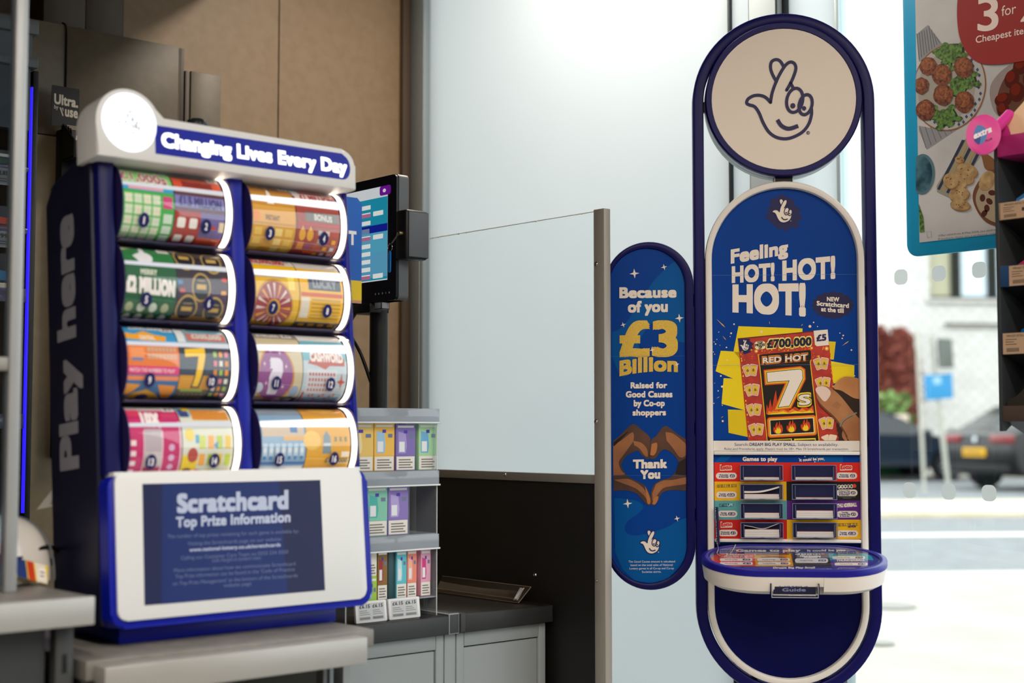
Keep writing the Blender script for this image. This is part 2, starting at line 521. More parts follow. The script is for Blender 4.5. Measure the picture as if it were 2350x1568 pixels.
b = MB(); b.box(XW, XW + .012, -1.4, yE - .001, .04, CE - .02, GLASS); struct(b.build('window_3'))
b = MB(); b.box(XW - .03, XW + .05, -1.4, yE - .001, 0, .04, ALU); struct(b.build('trim_5'))
dots = []
for row, (zc, yy) in enumerate(((1.6632, (1.9475, 1.8440, 1.7390)), (1.1530, (1.9335, 1.8290, 1.7260)))):
    for k, y in enumerate(yy):
        pos = ('left', 'middle', 'right')[k]
        m = MB(Fr((XW - .001, y, zc), (0, -1, 0), (0, 0, 1)))
        if not dots:
            m.add([(p[0], p[1], 0) for p in rr(-.0185, -.0185, .0185, .0185, .014, 6)], [tuple(range(28))], STK)
            d = m.build('window_sticker', origin=(XW - .001, y, zc))
        else:
            d = dots[0].copy(); COL.objects.link(d); d.location = (XW - .001, y, zc)
        tag(d, f'grey rounded square glass marker, {pos} of the {"upper" if row == 0 else "lower"} row on the window', 'window sticker', 'grey marker stickers on the window')
        dots.append(d)

# =================================================================== LOTTERY STAND
AL = math.radians(4.8)
SR = CR * math.cos(AL) - FH * math.sin(AL)
SF = Fr((2.652, 2.0642, 1.30), SR, UP)
st = thing('lottery_stand', 'tall navy lottery stand with round hand logo sign, red scratchcard poster and writing tray', 'stand', (2.652, 2.0642, 0))
m = MB(SF)
m.ring(stad(.2105, .7635, -.408, 0, 40), stad(.1850, .7635, -.408, 0, 40), -.040, .012, NAVY, .005)
for zc in (.757, .318, .10, -.03, -.20): 
    for sx in (-1, 1): m.box(sx * .1835 - .0055, sx * .1835 + .0055, zc - .012, zc + .012, -.02, -.002, '#4a4845', .001)
frame = m.build('frame', st)
m = MB(SF)
for sx in (-1, 1): m.box(sx * .09 - .02, sx * .09 + .02, -1.29, -.57, -.036, -.008, NAVY2, .004)
m.box(-.2, .2, -1.30, -1.285, -.15, .13, NAVY2, .006); m.build('base', st)
# round sign
m = MB(SF)
SILV = M('#b4bfc2', .4, .25)
m.lathe([(.176, -.055), (.1815, -.050), (.1815, -.022), (.1785, -.0215), (.1785, -.019), (.1815, -.0185), (.1815, .002)], (0, .7675, 0), (0, 0, 1), SILV, 64)
m.box(-.022, .022, .560, .60, -.03, .004, '#12121c', .002)
ds = m.build('sign_disc', st); ds['label'] = 'silver sided round sign body'
m = MB(SF); m.lathe([(.1815, .0025), (.1815, .018), (.179, .022), (.168, .022), (.1665, .0195), (.1665, .0025)], (0, .7675, 0), (0, 0, 1), NAVY, 64); m.build('sign_rim', ds)
TD = lambda x, y: SF.px(x, y, .02)
m = MB(SF, TD, .0202); m.lathe([(.1665, .004), (.1665, .020)], (0, .7675, 0), (0, 0, 1), M('#efe2d4', .32), 64)
logo(m, 1570 + 752 / 3.409, 780 / 3.409, 1 / 3.409, None, M('#17164f', .4), 1, 25)
fc = m.build('sign_face', ds); fc['label'] = 'white sign face with crossed fingers logo'
# white inner frame with cross bar
m = MB(SF)
m.ring(stad(.1822, .392, -.404, -.002, 36), stad(.1672, .392, -.404, -.002, 36), -.012, .020, WHITEP, .004)
m.box(-.1675, .1640, -.0615, -.0535, -.004, .017, WHITEP, .002)
m.box(-.1675, .1640, -.262, -.2545, -.004, .019, WHITEP, .002)
wf = m.build('poster_frame', st); wf['label'] = 'white inner frame'
m = MB(SF); m.prism([p for p in stad(.1670, -.262, -.404, -.002, 36)], -.008, .003, M('#050a4c', .42, spec=.1)); m.build('lower_panel', st)

# ---- poster
PC = .0045
T = lambda x, y: SF.px(x, y, PC)
m = MB(SF, T, PC)
arch = stad(.1668, .392, -.052, -.002, 40)[:41] + [(-.1688, -.0530), (.1648, -.0530)]
m.prism(arch, -.006, PC - .0004, '#e9e2da')
P0 = [SF.w(0, 0)]
body = stad(.1665, .392, 0, -.002, 40)[:41] + [(-.1685, -.029), (.1645, -.029)]
m.T = None; m.P(body, PBLUE, 0); m.T = T
c4 = lambda x, y: (1600 + x / 4.355, 400 + y / 4.355)
c5 = lambda x, y: (1600 + x / 4.612, 720 + y / 4.612)
C4 = lambda L: [c4(p[0], p[1]) for p in L]
C5 = lambda L: [c5(p[0], p[1]) for p in L]
PW = M('#efe3d6', .45)


def T4(t, x0, y0, x1, y1, h, mat, L=2, bold=.03, h1=None, **k):
    a, b_ = c4(x0, y0), c4(x1, y1); m.text(t, a[0], a[1], b_[0], b_[1], h / 4.355, mat, L, bold, None if h1 is None else h1 / 4.355, **k)


def T5(t, x0, y0, x1, y1, h, mat, L=8, bold=.03, h1=None, **k):
    a, b_ = c5(x0, y0), c5(x1, y1); m.text(t, a[0], a[1], b_[0], b_[1], h / 4.612, mat, L, bold, None if h1 is None else h1 / 4.612, **k)


m.P(C4([(838, 195), (978, 270), (962, 305), (1037, 350), (1015, 390), (1050, 430), (1020, 470), (995, 462), (1022, 505), (985, 547), (935, 520), (925, 550), (885, 572), (850, 540), (815, 553), (675, 425), (715, 385), (697, 345), (735, 315), (725, 268), (765, 230), (795, 240)]), DNAVY, 1)
lc = c4(851, 368); logo(m, lc[0], lc[1], .0885, M('#f3e6d6', .45), DNAVY, 2, 21)
T4('Feeling', 335, 888, 908, 792, 126, PW, bold=.045, lean=.0)
T4('HOT!', 345, 1078, 773, 1056, 146, PW, bold=.05, h1=160)
T4('HOT!', 850, 1054, 1380, 1030, 176, PW, bold=.05, h1=200)
T4('HOT!', 352, 1362, 1085, 1398, 240, PW, bold=.055, h1=286)
bt = []
for i in range(64):
    a = 2 * math.pi * i / 64; q = 1 + .055 * math.cos(16 * a); bt.append((1355 + 205 * q * math.cos(a), 1310 + 132 * q * math.sin(a) + (a and 0)))
m.P(C4(bt), M('#1d1747', .5), 1)
T4('NEW', 1296, 1268, 1420, 1272, 40, PW, bold=.04); T4('Scratchcard', 1194, 1310, 1516, 1336, 42, PW, bold=.04); T4('at the till', 1238, 1368, 1464, 1386, 42, PW, bold=.04)
YEL = M('#f2d50b', .5); YEL2 = M('#e3c404', .5)
for q, mt in (([(437, 133), (1115, 157), (1110, 320), (1300, 420), (560, 620), (385, 400)], YEL), ([(250, 393), (440, 405), (540, 700), (385, 690), (195, 610)], YEL),
              ([(280, 683), (520, 695), (540, 1020), (500, 1022), (258, 955)], YEL), ([(325, 1015), (520, 1022), (545, 1308), (332, 1262)], YEL2),
              ([(1385, 293), (1467, 298), (1445, 487), (1390, 483)], YEL2), ([(1400, 500), (1664, 548), (1660, 700), (1420, 745)], YEL)):
    m.P(C5(q), mt, 1)
GOLD = M('#e0a541', .45); SPK = M('#f3d9b0', .45)
for x, y, r in ((390, 112, 9), (359, 208, 10), (349, 242, 5), (208, 273, 5), (194, 322, 8), (310, 358, 8), (250, 660, 9), (264, 773, 13), (222, 818, 7), (176, 950, 6), (270, 1138, 11), (266, 970, 6),
                (1193, 135, 15), (1232, 93, 8), (1273, 137, 6), (1545, 232, 9), (1535, 262, 8), (1510, 206, 6), (1632, 386, 9), (1665, 658, 7), (680, 192, 15), (318, 492, 8), (480, 218, 5), (172, 406, 5), (185, 430, 5), (228, 196, 5), (178, 300, 5)):
    p = c5(x, y); m.disc(p[0], p[1], r / 4.612, r / 4.612, SPK, 2, 10)
for x0, y0, x1, y1, q in ((205, 58, 298, 148, 12), (268, 234, 306, 280, 8), (762, 78, 768, 112, 6), (1098, 134, 1118, 110, 7), (1532, 342, 1606, 290, 11), (202, 898, 236, 880, 6), (250, 1108, 276, 1086, 7), (172, 738, 192, 736, 4), (230, 330, 250, 338, 5)):
    dx, dy = x1 - x0, y1 - y0; n = math.hypot(dx, dy); ox, oy = -dy / n * q / 2, dx / n * q / 2
    m.P(C5([(x0, y0), (x0 + dx * .7 + ox, y0 + dy * .7 + oy), (x1, y1), (x0 + dx * .7 - ox, y0 + dy * .7 - oy)]), GOLD, 2)
# scratchcard on the poster
RED = noisy('print_red', '#a81a0c', '#c22a10', 60, .45)
m.P(C5([(428, 262), (1380, 168), (1500, 1345), (540, 1345)]), RED, 3)
m.P(C5([(428, 262), (1232, 183), (1232, 193), (436, 272)]), M('#5e1a08', .5), 4)
m.P(C5([(430, 266), (560, 268), (555, 290), (600, 320), (575, 345), (598, 372), (560, 385), (568, 408), (500, 432), (470, 405), (448, 400)]), DNAVY, 4)
p = c5(500, 335); logo(m, p[0], p[1], .0415, M('#f3ece6', .45), DNAVY, 5, 26, False)
m.P(C5([(1232, 182), (1380, 168), (1394, 333), (1268, 346), (1246, 330)]), PW, 4)
INK = M('#191632', .5)
T5('£5', 1262, 291, 1366, 281, 62, M('#22205e', .5), 5, .05)
FL1 = M('#f5d31c', .5); FL2 = M('#ee8a1a', .5); FL3 = M('#d23f10', .5)
m.P(C5(rot2(rr(608, 292, 722, 378, 30), 665, 335, -5)), M('#f4e7b0', .5), 4)
for t_, x0, x1, y in (('TOP', 636, 692, 322), ('PRIZES', 612, 716, 346), ('OF', 650, 686, 374)): T5(t_, x0, y + 2, x1, y - 5, 24, INK, 6, .04)
T5('£700,000', 730, 368, 1216, 338, 92, M('#f6e27a', .5), 5, .085); T5('£700,000', 738, 362, 1210, 333, 80, INK, 6, .045)
rs = random.Random(3)
for i in range(70):
    x = rs.uniform(460, 1410); y = rs.uniform(365, 430) + (x < 660 or x > 1210) * rs.uniform(0, 90) - (x - 460) * .02
    p = c5(x, y); q = rs.choice((3, 4, 5, 6, 9)) / 4.612; m.disc(p[0], p[1], q, q, rs.choice((FL1, FL2, FL2)), 4, 8)
for x, y, r in ((625, 398, 20), (1370, 370, 24), (1210, 365, 16)):
    p = c5(x, y); m.disc(p[0], p[1], r / 4.6, r / 4.6, FL2, 4, 14); m.disc(p[0], p[1], r / 9, r / 9, M('#fbeaa0', .5), 5, 12)
for y in range(430, 1330, 38):
    for sd in (0, 1):
        x = (440 + (y - 262) * .102 + 6) if sd == 0 else (1396 + (y - 262) * .1 - 8)
        p = c5(x, y + rs.uniform(-8, 8)); q = rs.uniform(6, 13) / 4.6; m.disc(p[0], p[1], q * .6, q, rs.choice((FL3, FL2, FL1)), 4, 8)
BK = M('#140d0b', .45)
col = [(650, 440), (1196, 388), (1206, 470), (1192, 512), (1285, 1345), (745, 1345), (668, 568), (660, 520)]
m.P(C5(grow(col, 14)), FL3, 4); m.P(C5(grow(col, 8)), FL1, 5); m.P(C5(col), BK, 6)
bn = [(662, 440), (700, 430), (905, 410), (1190, 385), (1204, 400), (1206, 478), (1180, 492), (1100, 500), (700, 540), (668, 530)]
m.P(C5(grow(bn, 8)), FL3, 6); m.P(C5(bn), BK, 7)
T5('RED HOT', 682, 534, 1174, 494, 74, FL2, 8, .075); T5('RED HOT', 690, 528, 1166, 490, 62, M('#26180f', .5), 9, .05); T5('RED HOT', 693, 526, 1163, 489, 57, PW, 10, .028)
sv = [(736, 626), (1086, 590), (1110, 606), (1114, 690), (972, 976), (858, 990), (976, 708), (744, 724)]
sl = [(700, 590), (1110, 548), (1150, 590), (1155, 700), (1080, 850), (1190, 830), (1230, 870), (1235, 1000), (1200, 1055), (740, 1070), (760, 1040), (840, 1000), (940, 760), (720, 770), (700, 740)]
fl = [(728, 1065), (735, 960), (752, 1010), (772, 905), (792, 1000), (815, 880), (832, 810), (845, 920), (838, 990), (880, 1020), (930, 985), (980, 1020), (1030, 985), (1080, 1015), (1130, 980), (1180, 1005), (1225, 970), (1238, 1045)]
m.P(C5(fl), FL3, 7); m.P(C5([(740, 1068), (755, 1030), (790, 1040), (820, 1000), (860, 1035), (905, 1010), (960, 1040), (1010, 1008), (1060, 1040), (1110, 1005), (1160, 1032), (1210, 1000), (1236, 1046)]), FL2, 8)
m.P(C5([(745, 1070), (790, 1055), (850, 1050), (910, 1035), (970, 1055), (1040, 1030), (1110, 1045), (1190, 1028), (1238, 1050)]), FL1, 9)
m.P(C5(grow(sv, 34)), FL3, 10); m.P(C5(grow(sv, 26)), FL2, 11); m.P(C5(grow(sv, 15)), FL1, 12); m.P(C5(grow(sv, 6)), INK, 13); m.P(C5(sv), PW, 14)
T5('S', 1058, 978, 1210, 966, 120, FL1, 13, .09); T5('S', 1068, 970, 1202, 960, 106, INK, 14, .055); T5('S', 1073, 967, 1197, 957, 100, PW, 15, .03)
fp = rot2(rr(748, 1092, 1256, 1296, 26), 1000, 1190, -3.2)
m.P(C5(grow(fp, 8)), FL3, 7); m.P(C5(fp), FL2, 8); m.P(C5(grow(fp, -16)), FL1, 9); m.P(C5(grow(fp, -22)), PW, 10); m.P(C5(grow(fp, -28)), BK, 11)
fla = [(0, 62), (-34, 52), (-50, 20), (-44, -15), (-30, 5), (-28, -30), (-8, -62), (-6, -20), (8, -40), (14, -75), (26, -25), (34, -40), (48, -5), (50, 25), (36, 52)]
for x, y in ((855, 1212), (995, 1196), (1145, 1182)):
    q = sp([(x + a, y + b_) for a, b_ in fla], 3, True); m.P(C5(q), FL3, 12)
    m.P(C5([(x + a * .62, y + 24 + b_ * .58) for a, b_ in fla]), FL1, 13)
for x0, x1 in ((772, 1000), (1026, 1252)):
    m.P(C5([(x0, 1345), (x0 - 2, 1335 - (x0 - 772) * .04), (x1, 1322 - (x0 - 772) * .02), (x1 + 2, 1345)]), FL1, 7); m.P(C5([(x0 + 12, 1345), (x0 + 12, 1340), (x1 - 8, 1332), (x1 - 8, 1345)]), BK, 8)
COR = M('#e07a52', .5); CRM = M('#f0d8bc', .5); YCD = M('#e8bf22', .5)
for x, y, cut in ((560, 600, 0), (580, 808, 0), (600, 1018, 0), (625, 1226, 0), (1310, 530, 0), (1330, 736, 0), (1368, 1160, 0), (1398, 1345, 1)):
    for dx, dy, a, L in ((-28, 2, -22, 5), (32, -2, 9, 9)):
        q = rot2(rr(x + dx - 42, y + dy - 62, x + dx + 42, y + dy + 62, 14), x + dx, y + dy, a)
        if cut: q = [(p[0], min(p[1], 1344)) for p in q]
        m.P(C5(q), CRM, L)
        if not cut:
            m.P(C5(grow(q, -8)), COR, L + 1); m.P(C5(grow(q, -13)), CRM, L + 2); m.P(C5(grow(q, -18)), COR, L + 2)
            q = rot2(rr(x + dx - 24, y + dy - 42, x + dx + 24, y + dy + 42, 5), x + dx, y + dy, a); m.P(C5(q), YCD, L + 3)
            p = c5(x + dx, y + dy); logo(m, p[0], p[1], .0095, None, INK, L + 4, 50, False)
# hand holding it
SK = noisy('print_skin', '#9c6034', '#b87c4a', 14, .5); SK2 = noisy('print_skin_light', '#b4733c', '#c98a52', 12, .5); SKD = M('#2b160b', .5)
ix = sp([(1440, 770), (1470, 730), (1510, 692), (1560, 668), (1640, 672), (1716, 690)], 4) + sp([(1718, 905), (1650, 892), (1580, 850), (1520, 815), (1450, 800)], 4)
m.P(C5(sp([(1420, 800), (1520, 800), (1600, 850), (1718, 890)], 3) + [(1720, 1150), (1640, 1060), (1540, 940)]), SKD, 15)
m.P(C5(ix), SK2, 16)
m.P(C5(sp([(1470, 1170), (1500, 1130), (1545, 1240), (1600, 1345)], 3) + [(1500, 1345)]), SKD, 15)
m.P(C5(sp([(1560, 1345), (1530, 1300), (1540, 1235), (1570, 1300)], 3) + [(1590, 1345)]), SK, 16)
th = sp([(1252, 822), (1262, 785), (1300, 764), (1360, 768), (1430, 800), (1500, 858), (1570, 940), (1640, 1030), (1720, 1120)], 4) + sp([(1720, 1345), (1610, 1345), (1560, 1270), (1490, 1160), (1420, 1080), (1350, 1020), (1295, 965), (1262, 890)], 4)
m.P(C5(th), SK, 17)
m.P(C5(sp([(1268, 900), (1300, 950), (1360, 1010), (1450, 1090), (1520, 1180), (1590, 1300), (1575, 1300), (1500, 1180), (1420, 1090), (1340, 1018), (1290, 965)], 3)), M('#6b3c1c', .5), 18)
m.P(C5(sp([(1250, 812), (1275, 775), (1340, 770), (1395, 805), (1410, 850), (1380, 905), (1345, 930), (1300, 890)], 4, True)), M('#e9cdbf', .25), 19)
for k in range(5): m.stroke(C5(sp([(1430 + 14 * k, 985 + 6 * k), (1450 + 14 * k, 955 + 6 * k), (1480 + 10 * k, 935 + 8 * k)], 3)), .6, M('#7a4622', .5), 19)
m.stroke(C5(sp([(1512, 1190), (1530, 1150), (1590, 1095), (1680, 1052)], 4)), 3.6, M('#c9c2ba', .2, .8), 19); m.stroke(C5(sp([(1525, 1180), (1560, 1128), (1640, 1080)], 4)), 1.2, M('#4b4642', .4), 20)
# footer
m.T = None; m.P([(-.1685, -.0525), (.1645, -.0525), (.1645, -.029), (-.1685, -.029)], M('#e6ded6', .45), 21); m.T = T
TXI = M('#3a3a70', .5)
T5('Search:', 393, 1400, 540, 1400, 31, TXI, 22, .0); T5('DREAM BIG PLAY SMALL.', 552, 1400, 1046, 1401, 31, M('#25255e', .5), 22, .014); T5('Subject to availability.', 1062, 1401, 1490, 1402, 31, TXI, 22, .0)
T5('Rules and Procedures apply. Players must be 18+. Max 10 Scratchcards per transaction.', 286, 1442, 1598, 1444, 23, TXI, 22, .0)
for yy in (631, 838): m.stroke([(1634.5, yy + 1), (1969, yy - 1)], .5, M('#5f80b4', .5), 23 if yy > 700 else 3, caps=False)
po = m.build('poster', st, smooth=False); po['label'] = 'blue poster with red scratchcard held by a hand'

# ---- playslip panel
c6 = lambda x, y: (1600 + x / 4.1267, 1020 + y / 4.1267)
C6 = lambda L: [c6(p[0], p[1]) for p in L]
m = MB(SF, T, PC)
m.box(-.168, .1645, -.2545, -.061, -.006, PC - .0004, '#143a86')
m.P(C6([(160, 104), (1540, 104), (1555, 945), (168, 945)]), PBLUE, 0)
for q in ([(230, 108), (330, 108), (260, 172), (162, 172)], [(1050, 108), (1380, 108), (1382, 172), (1120, 172)], [(300, 900), (560, 900), (500, 940), (330, 940)], [(700, 900), (880, 900), (850, 940)], [(1300, 900), (1480, 900), (1500, 940), (1380, 940)]): m.P(C6(q), PMID, 1)


def T6(t, x0, y0, x1, y1, h, mat, L=4, bold=.03, **k):
    a, b_ = c6(x0, y0), c6(x1, y1); m.text(t, a[0], a[1], b_[0], b_[1], h / 4.1267, mat, L, bold, **k)


for x0, x1, y0, y1, hx in ((161, 1552, 172, 353, '#d81f10'), (162, 845, 353, 533, '#eab20a'), (845, 1554, 353, 533, '#100e0e'), (163, 848, 533, 714, '#56a0a6'), (848, 1555, 533, 714, '#5a1e82'), (165, 849, 714, 897, '#c4120c'), (849, 1556, 714, 897, '#eab20a')):
    m.P(C6([(x0, y0), (x1, y0), (x1 + 2, y1), (x0 + 1, y1)]), M(hx, .45), 2)
T6('Games to play', 430, 157, 758, 157, 36, PW, bold=.045); T6('It could be you', 968, 162, 1196, 146, 26, PW, bold=.035)
for x, y, r in ((1020, 116, 11), (1113, 166, 10), (1203, 150, 7), (962, 132, 5), (1135, 122, 5)): spark(m, *c6(x, y), r / 4.1, PW, 4)
NV = M('#232063', .5); LR = M('#e2d8ce', .45)


def pill(x, y, wd, h, l1, price, pw, l3=None):
    m.P(C6(rr(x, y - h / 2, x + wd, y + h / 2, h / 2)), LR, 4)
    m.P(C6(rr(x + wd - 20 - pw, y - 15, x + wd - 20, y + 15, 14)), NV, 5); T6(price, x + wd - 12 - pw, y + 9, x + wd - 28, y + 9, 18, LR, 6, .04)
    L = [q for q in l1]
    for i, q in enumerate(L):
        yy = y + (i - (len(L) - 1) / 2) * 17 + 6; ww = min(len(q) * 9.2, wd - pw - 50); cx = x + (wd - pw) / 2 - 2; T6(q, cx - ww / 2, yy, cx + ww / 2, yy, 13, NV, 5, .04, res=1)


LRED = M('#d42214', .45)


def lotto(x, y, wd, h):
    T6('Lotto', x - 5, y + 5, x + wd + 5, y + 1, h + 8, PW, 4, .12); T6('Lotto', x, y, x + wd, y - 4, h, LRED, 6, .05)
    spark(m, *c6(x + wd * .28, y - h * .95), 2, LRED, 6)


def euro(x, y, wd):
    for i, ch in enumerate('EUROMILLIONS'):
        x0 = x + wd * i / 12; m.P(C6([(x0 + 1, y - 26 - i * .4), (x0 + wd / 12 - 2, y - 26 - i * .4), (x0 + wd / 12 - 2, y + 2 - i * .4), (x0 + 1, y + 2 - i * .4)]), '#3d2b18' if i % 2 else '#8a6414', 4)
        a = c6(x0 + 4, y - 2 - i * .4); b_ = c6(x0 + wd / 12 - 5, y - 2 - i * .4); m.text(ch, a[0], a[1], b_[0], b_[1], 5, M('#f4cf4a', .5), 5, .04, res=1)


lotto(220, 238, 104, 36); pill(177, 299, 198, 62, ('Wednesday', '& Saturday'), '£2', 46)
lotto(1357, 236, 106, 36); pill(1316, 298, 198, 62, ('Wednesday', '& Saturday'), '£2', 46)
euro(178, 408, 196); pill(179, 479, 196, 62, ('Tuesday', '& Friday'), '£2.50', 70)
for i, ch in enumerate('POWER'):
    p = c6(1345 + 29 * i, 402 - i); m.disc(p[0], p[1], 4.2, 4.6, PW, 4, 14); m.text(ch, p[0] - 2.2, p[1] + 2.4, p[0] + 2.2, p[1] + 2.3, 5, INK, 5, .05, res=1)
p = c6(1489, 394); m.disc(p[0], p[1], 4.3, 4.6, M('#d8442c', .5), 5, 14)
pill(1318, 459, 200, 62, ('Purchase by 9:30pm', 'Monday, Wednesday', '& Saturday*'), '£4', 44)
for yy, wd in ((498, 160), (510, 80)): m.stroke(C6([(1418 - wd / 2, yy), (1418 + wd / 2, yy)]), .7, '#8a8580', 4, caps=False)
m.P(C6(rot2([(210, 562), (342, 562), (342, 590), (210, 590)], 276, 576, -2)), M('#12343c', .5), 4); T6('SET FOR', 214, 587, 282, 585, 18, M('#6db3b8', .5), 5, .04); T6('LIFE', 286, 586, 338, 584, 22, M('#a8dde0', .5), 5, .05)
pill(196, 659, 184, 62, ('Monday', '& Thursday'), '£1.50', 68)
T6('THUNDERBALL', 1324, 598, 1512, 586, 32, PW, 4, .06); m.P(C6([(1383, 552), (1388, 552), (1386, 578), (1391, 578), (1384, 612), (1385, 586), (1380, 588)]), '#5a1e82', 6)
pill(1322, 662, 200, 62, ('Tuesday', 'Wednesday, Friday', '& Saturday'), '£1', 46)
lotto(226, 778, 102, 36); T6('HOTPICKS', 262, 790, 332, 787, 13, PW, 7, .05)
pill(200, 840, 182, 62, ('Wednesday', '& Saturday'), '£1', 46)
euro(1322, 775, 200); T6('HOTPICKS', 1428, 788, 1502, 783, 15, NV, 6, .06); pill(1324, 845, 198, 62, ('Tuesday', '& Friday'), '£1.50', 72)
pp = m.build('playslip_panel', st, smooth=False); pp['label'] = 'coloured games panel with price pills'

# slip holders and the slips in them
RIMM = M('#7d86ad', .3)
slots = []
for r in range(4):
    for cidx, (x0, x1) in enumerate(((405, 805), (890, 1310))):
        y0, y1 = 198 + 181 * r, 340 + 181 * r
        a0, b0 = SF.px(*c6(x0 + 2 * r * (cidx + 1), y1), .012); a1, b1 = SF.px(*c6(x1 + 2 * r * (cidx + .5), y0), .012)
        m = MB(SF); t = .0012; c0, c1 = PC + .001, .026
        m.box(a0 + t, a1 - t, b0 + t, b1, c0, c0 + .0008, M('#1d2450', .35))
        for q in ((a0, a0 + t, b0, b1), (a1 - t, a1, b0, b1), (a0, a1, b0, b0 + t), (a0, a1, b1 - t, b1)): m.box(q[0], q[1], q[2], q[3], c0, c1, ACR)
        for q in ((a0, b0, a0, b1), (a1, b0, a1, b1), (a0, b0, a1, b0), (a0, b1, a1, b1)): m.tube([(q[0], q[1], c1), (q[2], q[3], c1)], .0008, RIMM, 5)
        m.box(a0 + .006, a0 + .0075, b0 + .003, b1 - .003, c1 - .004, c1 + .003, RIMM, .0004); m.box(a1 - .0075, a1 - .006, b0 + .003, b1 - .003, c1 - .004, c1 + .003, RIMM, .0004)
        m.box(a0 + .006, a1 - .006, b0 + t, b0 + .004, c1 + .002, c1 + .003, ACR); m.tube([(a0, b0 + .0006, c1 + .003), ((a0 + a1) / 2 - .012, b0 + .0006, c1 + .003), ((a0 + a1) / 2, b0 + .002, c1 + .003), ((a0 + a1) / 2 + .012, b0 + .0006, c1 + .003), (a1, b0 + .0006, c1 + .003)], .0008, RIMM, 5)
        m.build('slip_holder', st); slots.append((r, cidx, a0, a1, b0, b1))
names = {(0, 0): ('low flat pile of white playslips in the upper left red slot', .006), (0, 1): ('low flat pile of white playslips in the upper right red slot', .006),
         (1, 0): ('pile of playslips with a slip curling up, in the left yellow slot', .011), (2, 0): ('pile of white playslips in the teal slot', .012), (2, 1): ('thick pile of white playslips in the purple slot', .017),
         (3, 0): ('thick pile of playslips with one bent slip, in the dark red slot', .018), (3, 1): ('pile of white playslips in the lower right yellow slot', .013), (1, 1): ('thin layer of playslips in the black slot', .0035)}
for r, cidx, a0, a1, b0, b1 in slots:
    lab, h = names[(r, cidx)]; m = MB(SF); z0 = b0 + .0016; A, B_ = a0 + .0085, a1 - .0085; PAP = noisy('playslip_paper', '#d8d2cd', '#e6e1dc', 200, .7, (.02, .02, 1))
    n = 3 if h > .01 else 2; c0, c1 = PC + .003, .0245
    for k in range(n): m.box(A + .0003 * k, B_ - .0004 * k, z0 + h * k / n, z0 + h * (k + 1) / n - .0002, c0, c1 - .0006 * (k % 2), PAP)
    m.box(A, B_, z0 + h - .0002, z0 + h + .0004, c0, c1, M('#a0405c', .6) if (r, cidx) == (2, 1) else M('#8c4a50', .6))
    if (r, cidx) in ((1, 0), (3, 0)):
        up = [(0, .0025, 0), (.25, .0025, 0), (.5, .004, 0), (.75, .0085, 0), (1, .0145, 0)] if r == 1 else [(0, .008, 0), (.2, .0055, 0), (.45, .001, 0), (.62, .002, 0), (.8, .0075, 0), (1, .0135, 0)]
        q = sp(up, 4); th_ = .004 if r == 1 else .0008
        pts = [(A + (B_ - A) * p[0], z0 + h + p[1]) for p in q] + [(A + (B_ - A) * p[0], z0 + h + p[1] + th_ * (1 - .2 * p[0])) for p in q[::-1]]
        m.prism(pts, c0, c1 - .001, PAP)
    tag(m.build('playslip_pile'), lab, 'playslips', 'playslips in the stand slots')

# ---- tray
tb, tf = (.020, 1.0312 - EYE), (.270, .9955 - EYE)
tdir = (SF.n * (tf[0] - tb[0]) + UP * (tf[1] - tb[1])).normalized()
TF = Fr(SF.w(-.0035, (tb[1] + tf[1]) / 2, (tb[0] + tf[0]) / 2), SR, -tdir)
HW, RD = .2015, .126


def tst(d, n=20):
    r = RD - d; x = HW - RD
    return [(x + r * math.cos(t), r * math.sin(t)) for t in [-math.pi / 2 + math.pi * i / n for i in range(n + 1)]] + \
           [(-x + r * math.cos(t), r * math.sin(t)) for t in [math.pi / 2 + math.pi * i / n for i in range(n + 1)]]


m = MB(TF); L0, L1, L2 = tst(.012), tst(.003), tst(.0015); n = len(L0)
out_prof = [(.022, -.053), (.006, -.043), (.001, -.012), (.001, -.011)]
ls = [tst(d) for d, c in out_prof]
ls = [L + [] for L in ls]
for L in ls:
    k = len(L) - 1                                  # the front edge runs from the last point to the first
    yf = L[0][1]; L += [(-.0535, yf), (-.0530, yf), (.0495, yf), (.0500, yf)]
n = len(ls[0])
vs = [(p[0], p[1], c if not (j in (n - 3, n - 2) and c < -.03) else -.0335 + i * .001) for i, ((d, c), L) in enumerate(zip(out_prof, ls)) for j, p in enumerate(L)]; fs = []
for i in range(len(ls) - 1): fs += [(i * n + j, i * n + (j + 1) % n, (i + 1) * n + (j + 1) % n, (i + 1) * n + j) for j in range(n)]
fs += [tuple(reversed(range(n))), tuple(range((len(ls) - 1) * n, len(ls) * n))]
m.add(vs, fs, M('#e9e2dc', .35)); tr = m.build('tray', st); tr['label'] = 'white writing tray'
m = MB(TF); m.ring(tst(0), tst(.0165), -.0108, .004, M('#17148a', .35), .003); m.build('tray_rim', tr)['label'] = 'navy tray rim'
c8 = lambda x, y: (1600 + x / 5.222, 1230 + y / 5.222)
C8 = lambda L: [c8(p[0], p[1]) for p in L]
TT = lambda x, y: TF.px(1818 + (x - 1818) * .975, 1255 + (y - 1255) * .94, 0)
m = MB(TF, TT, .0003, .0002); m.prism(tst(.0166), -.0105, 0, M('#2a3590', .25)); m.up = -1


def T8(t, x0, y0, x1, y1, h, mat, L=3, bold=.03, **k):
    a, b_ = c8(x0, y0), c8(x1, y1); m.text(t, a[0], a[1], b_[0], b_[1], h / 5.222, mat, L, bold, **k)


